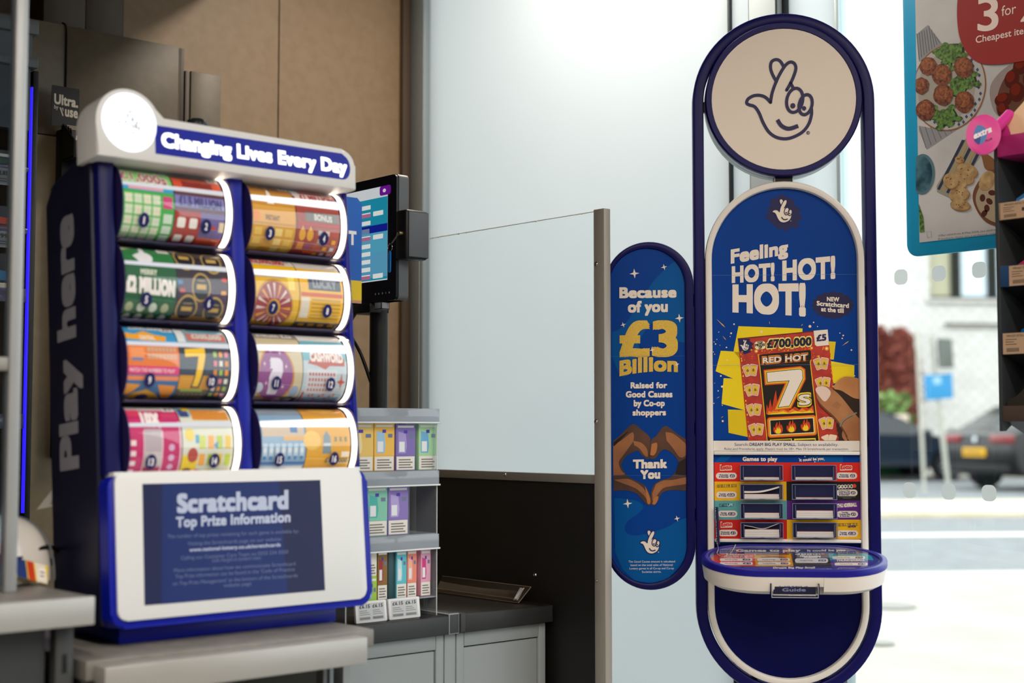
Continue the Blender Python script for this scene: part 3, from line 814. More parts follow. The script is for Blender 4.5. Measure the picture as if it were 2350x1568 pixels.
GP = lambda h: M(h, .22)
m.P(C8([(480, 148), (1700, 148), (1900, 180), (2020, 215), (330, 215), (390, 175)]), GP('#1a2f78'), 0)
m.P(C8([(225, 222), (672, 222), (690, 384), (262, 384), (175, 340), (140, 290), (165, 250)]), GP('#e2442c'), 1)
m.P(C8([(672, 222), (1120, 222), (1155, 385), (690, 384)]), GP('#eba21a'), 1)
m.P(C8([(1120, 222), (1582, 220), (1628, 385), (1155, 385)]), GP('#1c1d2c'), 1)
m.P(C8([(1582, 220), (2040, 218), (2110, 250), (2140, 305), (1606, 305)]), GP('#22a7b0'), 1)
m.P(C8([(1606, 305), (2140, 305), (2120, 340), (2070, 378), (1628, 385)]), GP('#4b35a0'), 1)
T8('Games to play', 450, 200, 1240, 198, 30, PW, bold=.05); T8('It could be you', 1322, 198, 1790, 192, 24, PW, bold=.04)
TW = M('#f3eee8', .3)
for t_, x0, x1, y in (('Lotto', 330, 552, 244), ('Mind blowing', 1235, 1490, 266), ('jackpots', 1280, 1450, 278)): T8(t_, x0, y, x1, y, 20, TW, 3, .05)
T8('EUROMILLIONS', 694, 240, 1104, 238, 20, M('#5a3a10', .4), 3, .05); T8('Win your', 815, 262, 988, 262, 14, M('#6a3c10', .4), 3, .03); T8('dream lifestyle', 750, 275, 1056, 275, 14, M('#6a3c10', .4), 3, .03)
T8('two ways to win on', 330, 260, 655, 260, 13, TW, 3, .03); T8('a Wednesday & Saturday', 300, 274, 590, 274, 12, TW, 3, .03)
for i, ch in enumerate('POWER'):
    p = c8(1206 + 72 * i, 231); m.disc(p[0], p[1], 5.6, 2.2, TW, 3, 16); T8(ch, 1190 + 72 * i, 239, 1222 + 72 * i, 239, 16, INK, 4, .05, res=1)
p = c8(1510, 228); m.disc(p[0], p[1], 5.4, 2.3, M('#d8442c', .3), 3, 16)
T8('SET FOR LIFE', 1680, 240, 1940, 238, 18, M('#0e4a58', .3), 3, .05); T8('THUNDERBALL', 1680, 322, 2030, 318, 22, TW, 3, .05)
for x0, x1, y, px_ in ((250, 650, 301, '£2'), (250, 655, 350, '£1'), (708, 1112, 301, '£2.50'), (714, 1118, 350, '£1.50'), (1172, 1580, 313, '£4'), (1630, 2035, 275, '£1.50'), (1660, 2066, 358, '£1')):
    hh = 30 if px_ == '£4' else 18
    m.P(C8(rr(x0, y - hh, x1, y + hh, hh)), TW, 3); m.P(C8(rr(x1 - 120, y - 11, x1 - 26, y + 11, 11)), GP('#2a2a6a'), 4); T8(px_, x1 - 105, y + 7, x1 - 40, y + 7, 12, TW, 5, .03, res=1)
    T8('Wednesday' if x0 < 300 else 'Tuesday & Friday', x0 + 60, y + 6, x0 + 220, y + 6, 12, GP('#5a5a80'), 4, .02, res=1)
T8('Dream Big Play Small', 905, 416, 1418, 412, 20, TW, 3, .05); T8('Scan the code for more information about Responsible Play', 710, 430, 1622, 427, 11, TW, 3, .01, res=1)
m.build('tray_print', tr, smooth=False)['label'] = 'glossy games print set into the tray'
m = MB(TF); m.prism([(p[0] * .992, p[1] * .992) for p in tst(.0172)], .0022, .0030, clear('tray_cover', '#fbfcff', 1.45)); m.build('tray_cover', tr)
# guide holder under the tray
gz = .9845 - EYE
a0, b0 = SF.px(1771, 1371, .262); a1, b1 = SF.px(1877, 1342, .262)
m = MB(SF)
for q in ((a0 - .003, a0), (a1, a1 + .003)): m.box(q[0], q[1], b0 + .006, b1 + .002, .20, .266, NAVY2, .001)
m.box(a0, a1, b0, b0 + .0015, .21, .266, ACR); m.box(a0, a1, b0, b0 + .0035, .2645, .266, ACR)
for q in ((a0, b0, a1, b0), (a0, b0, a0, b1), (a1, b0, a1, b1), (a0, b0 + .006, a0 + .035, b0 + .006), (a1, b0 + .006, a1 - .035, b0 + .006)): m.tube([(q[0], q[1], .266), (q[2], q[3], .266)], .0009, M('#aeb2bd', .25), 5)
m.build('guide_holder', st)['label'] = 'clear holder under the tray'
m = MB(SF, lambda x, y: SF.px(x, y, .2592), .2594); m.box(a0 + .004, a1 - .004, b0 + .006, b1 + .0065, .25, .259, M('#191a38', .45)); m.box(a0 + .004, a1 - .004, b0 + .0035, b0 + .0055, .25, .2595, PAP)
m.text("Players'", 1788, 1347.5, 1858, 1347.5, 6, M('#5b6190', .5), 1, .02); m.text('Guide', 1795, 1357.5, 1849, 1357.5, 7, M('#7b82a8', .5), 1, .03)
tag(m.build('guide_leaflet'), "navy guide leaflet in the clear holder under the stand's tray", 'leaflet')
# pen chain
a0, b0 = SF.px(1648, 1250, .03); a1, b1 = SF.px(1644, 1166, .03)
m = MB(SF); m.tube([(a0, b0, .03), (a1, b1 + .002, .03)], .0042, M('#15134a', .4), 10); ch = m.build('pen_tube', st); ch['label'] = 'dark pen tube'
m = MB(SF); q = []
for px, py, c in ((1641, 1164, .036), (1643, 1200, .036), (1645, 1240, .04), (1648, 1260, .085), (1645, 1271, .125), (1656, 1277, .14), (1670, 1275, .14), (1680, 1264, .115), (1688, 1250, .07)):
    p = SF.px(px, py, c); q.append((p[0], p[1], c))
path = sp(q, 12); m.tube(path, .0006, STEEL, 5)
ac = 0; last = V(path[0])
for p in path:
    p = V(p)
    if (p - last).length >= .0036:
        m.lathe([(.0004, -.0014), (.0013, -.0007), (.0015, 0), (.0013, .0007), (.0004, .0014)], tuple(p), tuple((p - last).normalized()), STEEL, 6); last = p
m.build('bead_chain', st)['label'] = 'silver bead chain'

# ---- side board
bd = thing('side_board', 'narrow navy rounded board thanking shoppers, hung beside the lottery stand', 'sign board', tuple(SF.w(-.315, -.375, 0)))
m = MB(SF); m.ring(stad(.104, .333, -.270, -.3155, 30), stad(.0885, .333, -.270, -.3205, 30), -.014, .010, M('#0b0952', .38, spec=.2), .004)
for z in (.30, .0, -.2): m.box(-.2125, -.2055, z - .014, z + .014, -.022, -.002, '#1a1a24')
m.build('board_frame', bd)
BC = .0035
m = MB(SF, lambda x, y: SF.px(x, y, BC), BC)
inn = stad(.0886, .333, -.270, -.3205, 30); m.prism(inn, -.010, BC - .0003, PBLUE)
e1 = lambda x, y: (1390 + x / 3.732, 540 + y / 3.732)
e2 = lambda x, y: (1390 + x / 3.6465, 940 + y / 3.6465)
E1 = lambda L: [e1(p[0], p[1]) for p in L]
E2 = lambda L: [e2(p[0], p[1]) for p in L]
m.P(E1(sp([(592, 222), (520, 280), (420, 380), (330, 510), (240, 640), (190, 730), (110, 810), (54, 830)], 4) + [(54, 1040), (110, 1180), (150, 1220), (200, 1190), (280, 1000), (300, 880), (370, 770), (440, 735), (500, 770), (560, 900), (675, 920), (672, 400), (640, 290)]), PMID, 1)
m.P(E2(sp([(72, 742), (150, 748), (240, 760), (300, 790), (310, 830), (260, 880), (190, 930), (160, 985), (170, 1030), (230, 1055), (340, 1040), (500, 990), (600, 935), (684, 905)], 4) + [(684, 1210), (600, 1330), (520, 1420), (380, 1455), (240, 1430), (140, 1340), (78, 1190)]), PMID, 1)
m.P(E1([(280, 940), (350, 800), (430, 735), (500, 790), (460, 940), (380, 1000)]), PBLUE, 2)
GLT = noisy('gold_glitter_print', '#c9961a', '#f0cf55', 900, .4)


def TE(f, t, x0, y0, x1, y1, h, mat, L=4, bold=.045, **k):
    a, b_ = f(x0, y0), f(x1, y1); m.text(t, a[0], a[1], b_[0], b_[1], h / 3.69, mat, L, bold, **k)


for x, y, r, q in ((246, 329, 42, 5), (500, 274, 27, 12), (631, 711, 38, 6), (150, 768, 24, 18), (398, 984, 24, 14), (610, 1108, 22, 20)): spark(m, *e1(x, y), r / 3.7, PW, 7, q)
TE(e1, 'Because', 117, 535, 606, 529, 82, PW); TE(e1, 'of you', 190, 658, 532, 652, 86, PW)
TE(e1, '£3', 116, 1026, 618, 1024, 272, GLT, 4, .042)
TE(e1, 'Billion', 118, 1202, 618, 1166, 116, GLT, 4, .045, arc=lambda u: 5.5 * math.sin(math.pi * u) - 0)
TE(e1, 'Raised for', 213, 1310, 527, 1308, 46, PW); TE(e1, 'Good Causes', 172, 1388, 572, 1386, 48, PW); TE(e1, 'by Co-op', 240, 1464, 506, 1462, 48, PW); TE(e1, 'shoppers', 230, 1543, 516, 1541, 46, PW)
DS1 = noisy('print_dark_skin', '#2c170e', '#5a3320', 10, .45); DS2 = noisy('print_dark_skin_lit', '#7a4a2c', '#a86a3c', 10, .45); DS3 = M('#1b0d08', .5); DS4 = M('#b5723f', .5)
# left hand of the heart
m.P(E2(sp([(62, 268), (120, 215), (210, 130), (250, 128), (300, 170), (350, 210), (375, 250), (368, 330), (372, 400), (345, 415), (300, 380), (270, 345), (215, 365), (165, 400), (130, 465), (150, 510), (185, 560), (240, 590), (310, 625), (350, 670), (375, 740), (378, 795), (350, 800), (310, 760), (250, 700), (170, 678), (66, 680)], 3)), DS1, 3)
m.P(E2(sp([(62, 300), (130, 260), (225, 190), (232, 260), (200, 310), (150, 380), (110, 440), (130, 510), (160, 545), (64, 550)], 3)), DS2, 4)
m.P(E2(sp([(230, 262), (300, 280), (345, 330), (352, 392), (325, 385), (285, 330), (240, 300)], 3)), DS2, 4)
m.P(E2(sp([(70, 590), (180, 580), (270, 620), (330, 680), (350, 760), (320, 720), (250, 660), (160, 625)], 3)), DS2, 4)
m.P(E2(sp([(66, 275), (130, 225), (195, 180), (130, 250), (66, 312)], 3)), DS3, 5); m.P(E2(sp([(330, 640), (372, 740), (370, 790), (348, 780), (338, 700)], 3)), DS4, 5)
# right hand
m.P(E2(sp([(672, 250), (600, 205), (530, 150), (490, 140), (455, 175), (420, 225), (385, 250), (368, 330), (362, 395), (385, 415), (420, 405), (460, 350), (500, 335), (560, 370), (600, 420), (612, 460), (585, 520), (540, 570), (470, 590), (410, 625), (385, 670), (374, 740), (382, 795), (410, 800), (440, 760), (470, 700), (550, 675), (684, 682)], 3)), DS1, 3)
m.P(E2(sp([(500, 190), (560, 200), (640, 260), (672, 300), (672, 380), (620, 400), (560, 320), (510, 260)], 3)), DS2, 4); m.P(E2(sp([(385, 290), (430, 280), (425, 350), (400, 385), (372, 380)], 3)), DS4, 4)
m.P(E2(sp([(420, 625), (480, 595), (560, 590), (680, 570), (680, 620), (560, 640), (480, 660), (430, 720), (395, 770), (390, 700)], 3)), DS2, 4); m.P(E2(sp([(405, 740), (438, 725), (436, 760), (412, 795), (390, 790)], 3)), DS4, 5)
m.P(E2([(612, 440), (684, 400), (684, 560), (580, 540)]), DS3, 4)
TE(e2, 'Thank', 228, 490, 514, 486, 66, PW, 7, .055); TE(e2, 'You', 290, 578, 456, 574, 66, PW, 7, .055)
for f, x, y, r, q in ((e2, 184, 788, 40, 6), (e2, 597, 913, 26, 14)): spark(m, *f(x, y), r / 3.7, PW, 4, q)
p = e2(372, 1110); logo(m, p[0], p[1], .088, M('#ece2d8', .45), M('#1a1c58', .5), 3, 22)
for i, t_ in enumerate(('The Good Causes amount is calculated', 'based on the total sales of National', 'Lottery games in all Co-op and Co-op', 'Societies stores.')):
    x0, x1 = ((190, 580), (208, 561), (200, 571), (303, 465))[i]; TE(e2, t_, x0, 1282 + 28.5 * i, x1, 1280 + 28.5 * i, 17, M('#ccd2e0', .5), 4, .008)
m.T = None
for zz in (.1676, -.1103): m.P([(-.408, zz), (-.2325, zz + .0006), (-.2325, zz + .001), (-.408, zz + .0004)], M('#4a74b4', .5), 8)
m.build('board_poster', bd, smooth=False)

# =================================================================== COUNTERS AND PARTITION
GREY = M('#8f979b', .5, wear=.08); GREYD = M('#767d81', .5); TOPB = noisy('black_laminate', '#17130f', '#1d1915', 60, .38)
BRUSH = noisy('brushed_aluminium', '#a7a5a1', '#b8b6b2', 40, .34, (1, 40, 40)); BRUSHF = M('#a3a2a0', .36, .3, wear=.1)
XP = 2.24
FY, TZ = 2.40, .90
# black cabinets by the partition
for nm, x0, x1, lab in (('left', 1.475, 1.9185, 'grey metal cabinet with framed door, below the clear shelf of small boxes'), ('right', 1.9515, 2.214, 'grey metal cabinet with framed door, against the partition post')):
    cab = thing('counter_cabinet', lab, 'cabinet', ((x0 + x1) / 2, 2.65, 0), 'grey cabinets under the black counter')
    m = MB(); m.box(x0, x1, FY + .03, 2.93, .08, TZ - .0405, GREYD, .002); m.box(x0 + .01, x1 - .01, FY + .06, 2.92, 0, .0795, '#1c1c1c'); m.build('body', cab)
    m = MB(); d0, d1 = FY + .012, FY + .0295
    m.box(x0 + .001, x0 + .022, d0, d1, .09, TZ - .042, GREY, .002); m.box(x1 - .022, x1 - .001, d0, d1, .09, TZ - .042, GREY, .002)
    m.box(x0 + .0225, x1 - .0225, d0, d1, TZ - .072, TZ - .042, GREY, .002); m.build('door_frame', cab)
    m = MB(); m.box(x0 + .024, x1 - .024, d0 + .004, d1, .09, TZ - .0745, GREY, .002); m.build('door', cab)
m = MB(); m.box(1.920, 1.950, FY + .012, 2.90, 0, TZ - .041, GREY, .002); m.box(1.9205, 1.9495, FY - .002, 2.90, TZ - .0405, TZ + .0035, M('#3a3d3f', .45), .002)
tag(m.build('corner_post'), 'grey post with dark cap between the two grey counter cabinets', 'post')
m = MB(); m.box(1.475, 1.9195, FY, 2.93, TZ - .04, TZ, TOPB, .004); m.box(1.475, 1.9195, FY - .003, FY + .001, TZ - .0395, TZ - .0015, M('#35373a', .42), .001)
wtl = m.build('worktop', smooth=True); tag(wtl, 'black worktop under the clear tiered shelf and monitor', 'worktop')
m = MB(); pts = [(1.9505, FY), (2.222, FY), (2.222, 2.93), (1.9505, 2.93)]; m.prism(pts, TZ - .04, TZ, TOPB, .004); m.box(1.9505, 2.222, FY - .003, FY + .001, TZ - .0395, TZ - .0015, M('#2b2c2e', .42), .001); m.box(1.951, 1.968, FY - .0035, FY + .03, TZ - .0395, TZ + .002, M('#3a3d3f', .45), .002)
tag(m.build('worktop'), 'black worktop beside the partition, holding an empty clear tray', 'worktop')
# partition
pt = thing('partition_screen', 'counter end screen with clear pane over black board in an aluminium post', 'screen', (XP, 2.58, 0))
PY = onX(1362.5, 800, XP - .015).y
m = MB(); m.box(XP - .015, XP + .006, onX(1387, 800, XP - .015).y, PY, 0, 1.790, M('#a09a92', .42, .25, wear=.06), .002); m.build('post', pt)
m = MB(); m.box(XP - .003, XP + .003, PY + .0002, 2.925, 1.1965, 1.7885, clear('screen_pane', '#fdfefe', 1.3))
m.tube([(XP, PY + .0002, 1.7885), (XP, 2.925, 1.7885)], .0012, M('#cfd6d6', .3), 6); m.tube([(XP, 2.925, 1.1965), (XP, 2.925, 1.7885)], .0011, M('#9fb0b0', .3), 6)
rs = random.Random(5)
for i in range(16):
    y = 2.31 + rs.random() * .56; q = rs.uniform(.001, .0025); m.box(XP - .0033, XP - .0031, y, y + q * 2.2, 1.7875 - q, 1.7885, M('#f2f5f5', .5))
m.build('glass_pane', pt)
m = MB(); m.box(XP - .012, XP + .006, PY + .0002, 2.925, 1.1765, 1.1962, M('#8f8a84', .42, .5, wear=.06), .0015); m.build('rail', pt)
m = MB(); m.box(XP - .006, XP + .004, PY + .0002, 2.925, 0, 1.1763, noisy('black_board', '#0d0b0a', '#120f0d', 8, .55)); m.build('lower_board', pt)
for px, py, x in ((1368, 606, XP - .015), (1368, 968, XP - .015), (1370, 1333, XP - .015), (1159, 1089, XP - .012), (1228, 1320, XP - .006)):
    p = onX(px, py, x); q = .0052 if px < 1369 else (.0058 if px < 1300 else .0035)
    m = MB(); m.lathe([(q, 0), (q, .0015), (q * .75, .003), (q * .45, .0032), (q * .4, .0016)], (p.x + .0004, p.y, p.z), (-1, 0, 0), STEEL, 16); m.build('screw', pt)
# clear empty tray leaning on the black counter
m = MB(); A = onZ(1000, 1358, TZ + .003); B_ = onZ(1190, 1384, TZ + .003); d = (B_ - A).normalized(); nn = V((d.y, -d.x, 0)) * -1
top0, top1 = A + nn * .045 + UP * .032 - d * .02, B_ + nn * .045 + UP * .034 + d * .012
f_ = Fr(A, d, (top0 - A).normalized())
ln = (B_ - A).length; hh = (top0 - A).length
m = MB(f_); m.prism([(0, 0), (ln, 0), (ln + .013, hh), (-.01, hh)], -.0012, .0012, clear('brownish_acrylic', '#e9e4de', 1.5, .02, .04, '#b8a898'), .0004)
m.tube([(-.01, hh, 0), (ln + .013, hh, 0), (ln, 0, 0), (0, 0, 0)], .0011, M('#8a7f74', .25), 6)
m.box(ln - .016, ln - .004, .004, hh * .8, .0015, .006, EDGE, .001); m.tube([(ln - .016, .003, .004), (ln - .003, hh * .82, .004)], .0014, M('#cdb9a0', .2), 6)
m.box(0, ln, -.001, .0015, .0012, .012, clear('brownish_acrylic'))
tag(m.build('acrylic_tray'), 'empty clear acrylic tray on the black counter beside the partition', 'tray')

# silver counter that carries the scratchcard dispenser
SZ = .945
co = thing('silver_counter', 'silver edged grey counter under the scratchcard dispenser', 'counter', (1.23, 2.4, 0))
m = MB(); m.box(.955, 1.492, 2.075, 2.80, SZ - .03, SZ, noisy('grey_laminate', '#6f6d6a', '#7b7875', 30, .4), .002); m.build('counter_top', co)
m = MB(); m.box(.968, 1.452, 2.037, 2.0745, SZ - .052, SZ - .006, BRUSHF, .003)
m.build('front_edge', co)
m = MB(); m.box(.975, 1.46, 2.62, 2.64, .05, SZ - .031, GREYD); m.box(.96, .975, 2.1, 2.78, 0, SZ - .031, M('#55585a', .5)); m.box(1.458, 1.473, 2.12, 2.78, 0, SZ - .031, GREY); m.build('body', co)
up = onY(745, 1530, 2.13)
for xx in (up.x, .985):
    m = MB(); m.box(xx - .011, xx + .011, 2.118, 2.14, 0, SZ - .031, M('#6c7073', .45, .3), .001)
    for k in range(16): m.box(xx - .0028, xx + .0028, 2.1172, 2.1182, .10 + k * .05, .13 + k * .05, '#0c0c0d')
    m.build('slotted_upright', co)
# raised left counter
LZ = 1.045
lc_ = thing('raised_counter', 'raised aluminium edged counter with dark front, left of the dispenser', 'counter', (.35, 2.4, 0))
m = MB(); m.box(-.35, .957, 2.066, 2.78, LZ - .040, LZ, noisy('grey_laminate', '#6f6d6a', '#7b7875', 30, .4), .002); m.build('counter_top', lc_)
m = MB(); m.box(-.35, .9575, 2.052, 2.0658, LZ - .042, LZ + .001, BRUSHF, .002); m.build('front_edge', lc_)
m = MB(); m.box(-.35, .90, 2.10, 2.12, 0, LZ - .041, M('#34373a', .5)); m.box(-.35, .90, 2.125, 2.75, 0, LZ - .041, M('#2a2c2e', .5)); m.build('front_panel', lc_)
xx = .925
m = MB(); m.box(xx - .014, xx + .014, 2.085, 2.108, 0, LZ - .041, M('#36393b', .5), .001)
for k in range(18): m.box(xx - .0035, xx + .0035, 2.0842, 2.0852, .08 + k * .05, .108 + k * .05, '#0a0a0b')
m.build('slotted_upright', lc_)
# sneeze screen post and glass on it
sn = thing('sneeze_screen', 'clear screen with aluminium post standing on the raised left counter', 'screen', (.6, 2.2, LZ))
pxa, pxb = onY(11, 1330, 2.19).x, onY(40, 1330, 2.19).x
m = MB(); m.box(pxa, pxb, 2.19, 2.215, LZ, 2.35, M('#a4a8ac', .4, .4, wear=.08), .003); m.build('post', sn)
m = MB(); m.box(-.3, pxa - .0005, 2.199, 2.205, LZ + .01, 2.33, clear('sneeze_glass', '#dfe7ee', 1.5)); m.build('glass_pane', sn)
p = onY(10, 835, 2.19); m = MB(); m.box(-.3, pxa - .0005, 2.192, 2.213, p.z - .011, p.z + .011, M('#8a8680', .42, .5), .002); m.build('rail', sn)

# white machine on the left counter, strip of cards and cable
def prof_ell(hw, hd, h, x, y, z0, m, mat, n=14):
    rows = []
    for i in range(n + 1):
        t = i / n * math.pi / 2; rows.append((max(math.cos(t), .02) ** .55, math.sin(t) ** .9 * h))
    vs = []; fs = []; k = 40
    for s_, z in rows:
        for j in range(k):
            a = 2 * math.pi * j / k; ca, sa = math.cos(a), math.sin(a)
            vs.append((x + hw * s_ * math.copysign(abs(ca) ** .7, ca), y + hd * s_ * math.copysign(abs(sa) ** .7, sa), z0 + z))
    for i in range(n): fs += [(i * k + j, i * k + (j + 1) % k, (i + 1) * k + (j + 1) % k, (i + 1) * k + j) for j in range(k)]
    fs += [tuple(reversed(range(k))), tuple(range(n * k, n * k + k))]
    m.add(vs, fs, mat)


mc = thing('ticket_machine', 'white glossy rounded machine on the raised left counter behind the post', 'machine', (.86, 2.345, LZ))
m = MB(); prof_ell(.122, .078, .112, .885, 2.352, LZ + .002, m, M('#f0ede8', .12, spec=.5, coat=.6)); m.build('shell', mc)
m = MB(); q = []
for i in range(13):
    t = i / 12 * math.pi / 2; s_ = max(math.cos(t), .02) ** .55; q.append((.885 + .117 * s_, 2.352 - .028 * math.cos(t) - .02, LZ + .002 + math.sin(t) ** .9 * .111))
m.tube(q, .0018, M('#6b6f76', .4), 6); m.box(.985, 1.004, 2.315, 2.34, LZ, LZ + .02, '#2a2522', .004); m.build('seam', mc)
m = MB(); q = [tuple(onY(px, py, 2.255)) for px, py in ((-60, 1310), (0, 1299), (50, 1287), (90, 1274), (128, 1262))]
q = [(a, 2.255 + i * .012, c) for i, (a, b_, c) in enumerate(q)] + [(1.03, 2.36, 1.09), (1.035, 2.42, 1.05)]
m.tube(sp(q, 6), .0042, M('#101010', .5), 10); tag(m.build('cable'), 'black cable running in front of the white machine', 'cable')
o_ = onY(104, 1322, 2.243); o_.z = LZ + .004
fs_ = Fr(o_ + V((-.10, 0, .030)), (1, 0, -.30), (.25, .55, .8))
m = MB(fs_, None, .0006, .0003); m.prism([(-.03, -.0), (.108, 0), (.108, .034), (-.03, .034)], -.0005, .0004, '#e8d020')
for x0, x1, hx in ((-.03, .01, '#d9452a'), (.012, .03, '#223a80'), (.03, .052, '#e8c21a'), (.056, .074, '#263a7c'), (.076, .088, '#c83a22'), (.09, .108, '#e6dfd2')): m.P([(x0, 0), (x1, 0), (x1 - .006, .034), (x0 - .006, .034)], M(hx, .4), 1)
for k in range(5): m.P([(.033 + .0 * k, .004 + .006 * k), (.05, .006 + .006 * k), (.05, .008 + .006 * k), (.033, .006 + .006 * k)], M('#22407e', .4), 2)
m.P(rr(.092, .006, .104, .026, .002), M('#f6f0ea', .5), 2); m.P([(.094, .01), (.102, .01), (.102, .013), (.094, .013)], '#7d7a76', 3); m.P([(.094, .017), (.102, .017), (.102, .02), (.094, .02)], '#7d7a76', 3)
tag(m.build('card_strip', smooth=False), 'colourful yellow and blue paper strip lying before the white machine', 'card strip')
# paper sheet behind the dispenser
A = onY(84, 1170, 2.405)
f_ = Fr((A.x, 2.405, A.z), (.62, 0, .16), (.36, .03, .80))
m = MB(f_); m.prism([(0, 0), (.035, -.004), (.075, .004), (.075, .105), (.05, .11)], 0, .0006, M('#cfcac2', .6)); m.prism([(.022, .002), (.06, .006), (.06, .09)], .0008, .0014, M('#a39e97', .6))
tag(m.build('paper_sheet'), 'creased white paper sheet sticking out behind the dispenser', 'paper')

# =================================================================== SCRATCHCARD DISPENSER
TA = math.radians(5.5)
DF = Fr((1.04, 2.178, .979), (1, 0, 0), (0, math.sin(TA), math.cos(TA)))
dp = thing('scratchcard_dispenser', 'blue scratchcard dispenser with lit white header and information screen, on the silver counter', 'dispenser', (1.28, 2.28, SZ))
DBL = M('#070a4c', .35, spec=.2); DBR = M('#06189a', .35, spec=.25); DSIDE = M('#10132f', .42)
m = MB(); m.box(1.068, 1.497, 2.20, 2.40, SZ, SZ + .028, DBR, .004); m.box(1.085, 1.48, 2.215, 2.39, SZ + .028, SZ + .075, DBL, .003); m.build('base', dp)
# housing: side cheeks, back, shelves
side = [(-.185, .012), (-.004, .0), (-.004, .775), (-.03, .797), (-.155, .768), (-.185, .735)]
m = MB(DF)


def cheek(m, a0, a1, mat, bev=.004):
    n = len(side); vs = [(a, p[1], p[0]) for a in (a0, a1) for p in side]
    fs = [(i, (i + 1) % n, n + (i + 1) % n, n + i) for i in range(n)] + [tuple(range(n)), tuple(reversed(range(n, 2 * n)))]
    bv, f = m.add(vs, fs, mat); m.bev({e for q in f for e in q.edges}, bev)


cheek(m, -.012, .002, DSIDE)
ck = m.build('side_cheek', dp); ck['label'] = 'dark navy side with grey lettering'
# lettering runs upwards on the outer face of the left cheek (seen from -X)
LF = Fr(DF.w(-.0124, 0, 0), DF.n, DF.b)
m = MB(LF, None, .0, .0003)
tx0, tx1 = .262, .70
m.up = 1; m.T = lambda x, y: (-.074 - y, x)
m.text('Play here', tx0, 0, tx1, 0, .066, M('#8e8e98', .5), 1, .05, res=8)
m.build('side_lettering', ck, smooth=False)
m = MB(DF); cheek(m, .4885, .5035, DBL); m.build('side_cheek', dp)
m = MB(DF); m.box(0, .49, .0, .77, -.187, -.175, DSIDE); m.box(.003, .488, .735, .765, -.175, -.02, DBL); m.build('back', dp)
# front uprights
m = MB(DF)
for a0, a1, bb in ((-.006, .030, 0), (.243, .279, 0), (.4885, .507, 0)):
    pr = [(a0, -.02), (a0, .002), (a0 + .004, .010), (a1 - .008, .012), (a1 - .002, .006), (a1, -.02)]
    n = len(pr); vs = [(p[0], bz, p[1]) for bz in (.245, .782) for p in pr]
    fs = [(i, (i + 1) % n, n + (i + 1) % n, n + i) for i in range(n)] + [tuple(reversed(range(n))), tuple(range(n, 2 * n))]
    bv, f = m.add(vs, fs, DBL if a0 < .2 else DBR)
    m.bev([e for q in f for e in q.edges if abs(e.verts[0].co.y - e.verts[1].co.y) > .3 and e.verts[0].co.z > -.01], .0015)
m.build('front_uprights', dp)
# lit header
hd_o = [(-.0215, .772), (-.0215, .83)] + [(.038 - .0595 * math.cos(t), .834 + .0605 * math.sin(t)) for t in [i * math.pi * .82 / 18 for i in range(1, 19)]] + \
       [(.10, .8475), (.47, .8475)] + [(.47 + .030 * math.sin(t), .8175 + .030 * math.cos(t)) for t in [i * math.pi / 2 / 8 for i in range(1, 9)]] + [(.5005, .772)]
m = MB(DF); m.prism(hd_o[::-1], -.03, .045, M('#d5d6d8', .35), .005); hdr = m.build('header', dp); hdr['label'] = 'white header body'
m = MB(DF, None, .0454, .0004)
sg = [(.085, .788), (.47, .788)] + [(.47 + .018 * math.sin(t), .812 - .024 * math.cos(t)) for t in [i * math.pi / 10 for i in range(1, 10)]] + [(.47, .8385), (.085, .8385)]
m.P(sg, glow('#0720b4', .55), 0); m.up = 1
m.text('Changing Lives Every Day', .0965, .8030, .480, .8010, .0230, glow('#ffffff', 2.2), 2, .05)
m.build('header_sign', hdr, smooth=False)['label'] = 'lit blue header sign with white lettering'
m = MB(DF, None, .0462, .0004); m.up = 1; m.P(ell(.038, .836, .050, .0515, 40), glow('#fbfdff', 1.5), 0)
logo(m, .037, .8345, .000075, None, glow('#8fa0b8', .5), 1, 20, False); m.build('header_disc', hdr, smooth=False)['label'] = 'glowing white disc with faint hand logo'
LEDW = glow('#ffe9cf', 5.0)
# curved bins, cards and number badges
ROWS = [(.643, .775), (.506, .638), (.369, .501), (.232, .364)]
BAYS = [(.031, .242), (.280, .4875)]
BUL = .052


def curve(b0, b1, scale=1.0, inset=0.0):
    """maps v in 0..1 up the face to (height, projection) on the bulging front of a bin"""
    def f(v):
        t = math.pi * (.04 + .92 * v)
        return (b0 + b1) / 2 - (b1 - b0) / 2 * math.cos(t) * (1 - inset), (-.022 + BUL * math.sin(t) ** .75) * scale - inset * .05
    return f


def wrapper(b0, b1, inset):
    f = curve(b0, b1, 1.0, inset)

    def g(a, v, c):
        h, z = f(v); h2, z2 = f(v + .004); t = V((h2 - h, z2 - z)); t.normalize()
        return (a, h - t.y * c, z + t.x * c)
    return g


NVS = [i / 18 for i in range(1, 18)]
BADGE = M('#141a5c', .4)
CARD = [
    ('green scratchcard with rows of white cells, marked 1', 1), ('red and purple scratchcard beside the green one, marked 2', 2),
    ('gold scratchcard, marked 3', 3), ('red scratchcard with gold coins, marked 4', 4),
    ('dark green scratchcard offering 2 million, marked 5', 5), ('black scratchcard with gold rings, marked 6', 6),
    ('yellow scratchcard with a prize wheel, marked 7', 7), ('yellow scratchcard with lists of lines, marked 8', 8),
    ('orange and pink scratchcard, marked 9', 9), ('scratchcard with a big yellow seven, marked 10', 10),
    ('scratchcard with a purple question mark circle, marked 11', 11), ('pale blue word grid scratchcard, marked 12', 12),
    ('pink striped scratchcard, marked 13', 13), ('white, yellow and green scratchcard, marked 14', 14),
    ('pale blue scratchcard with a row of windows, marked 15', 15), ('yellow scratchcard, bottom right of the dispenser, marked 16', 16)]


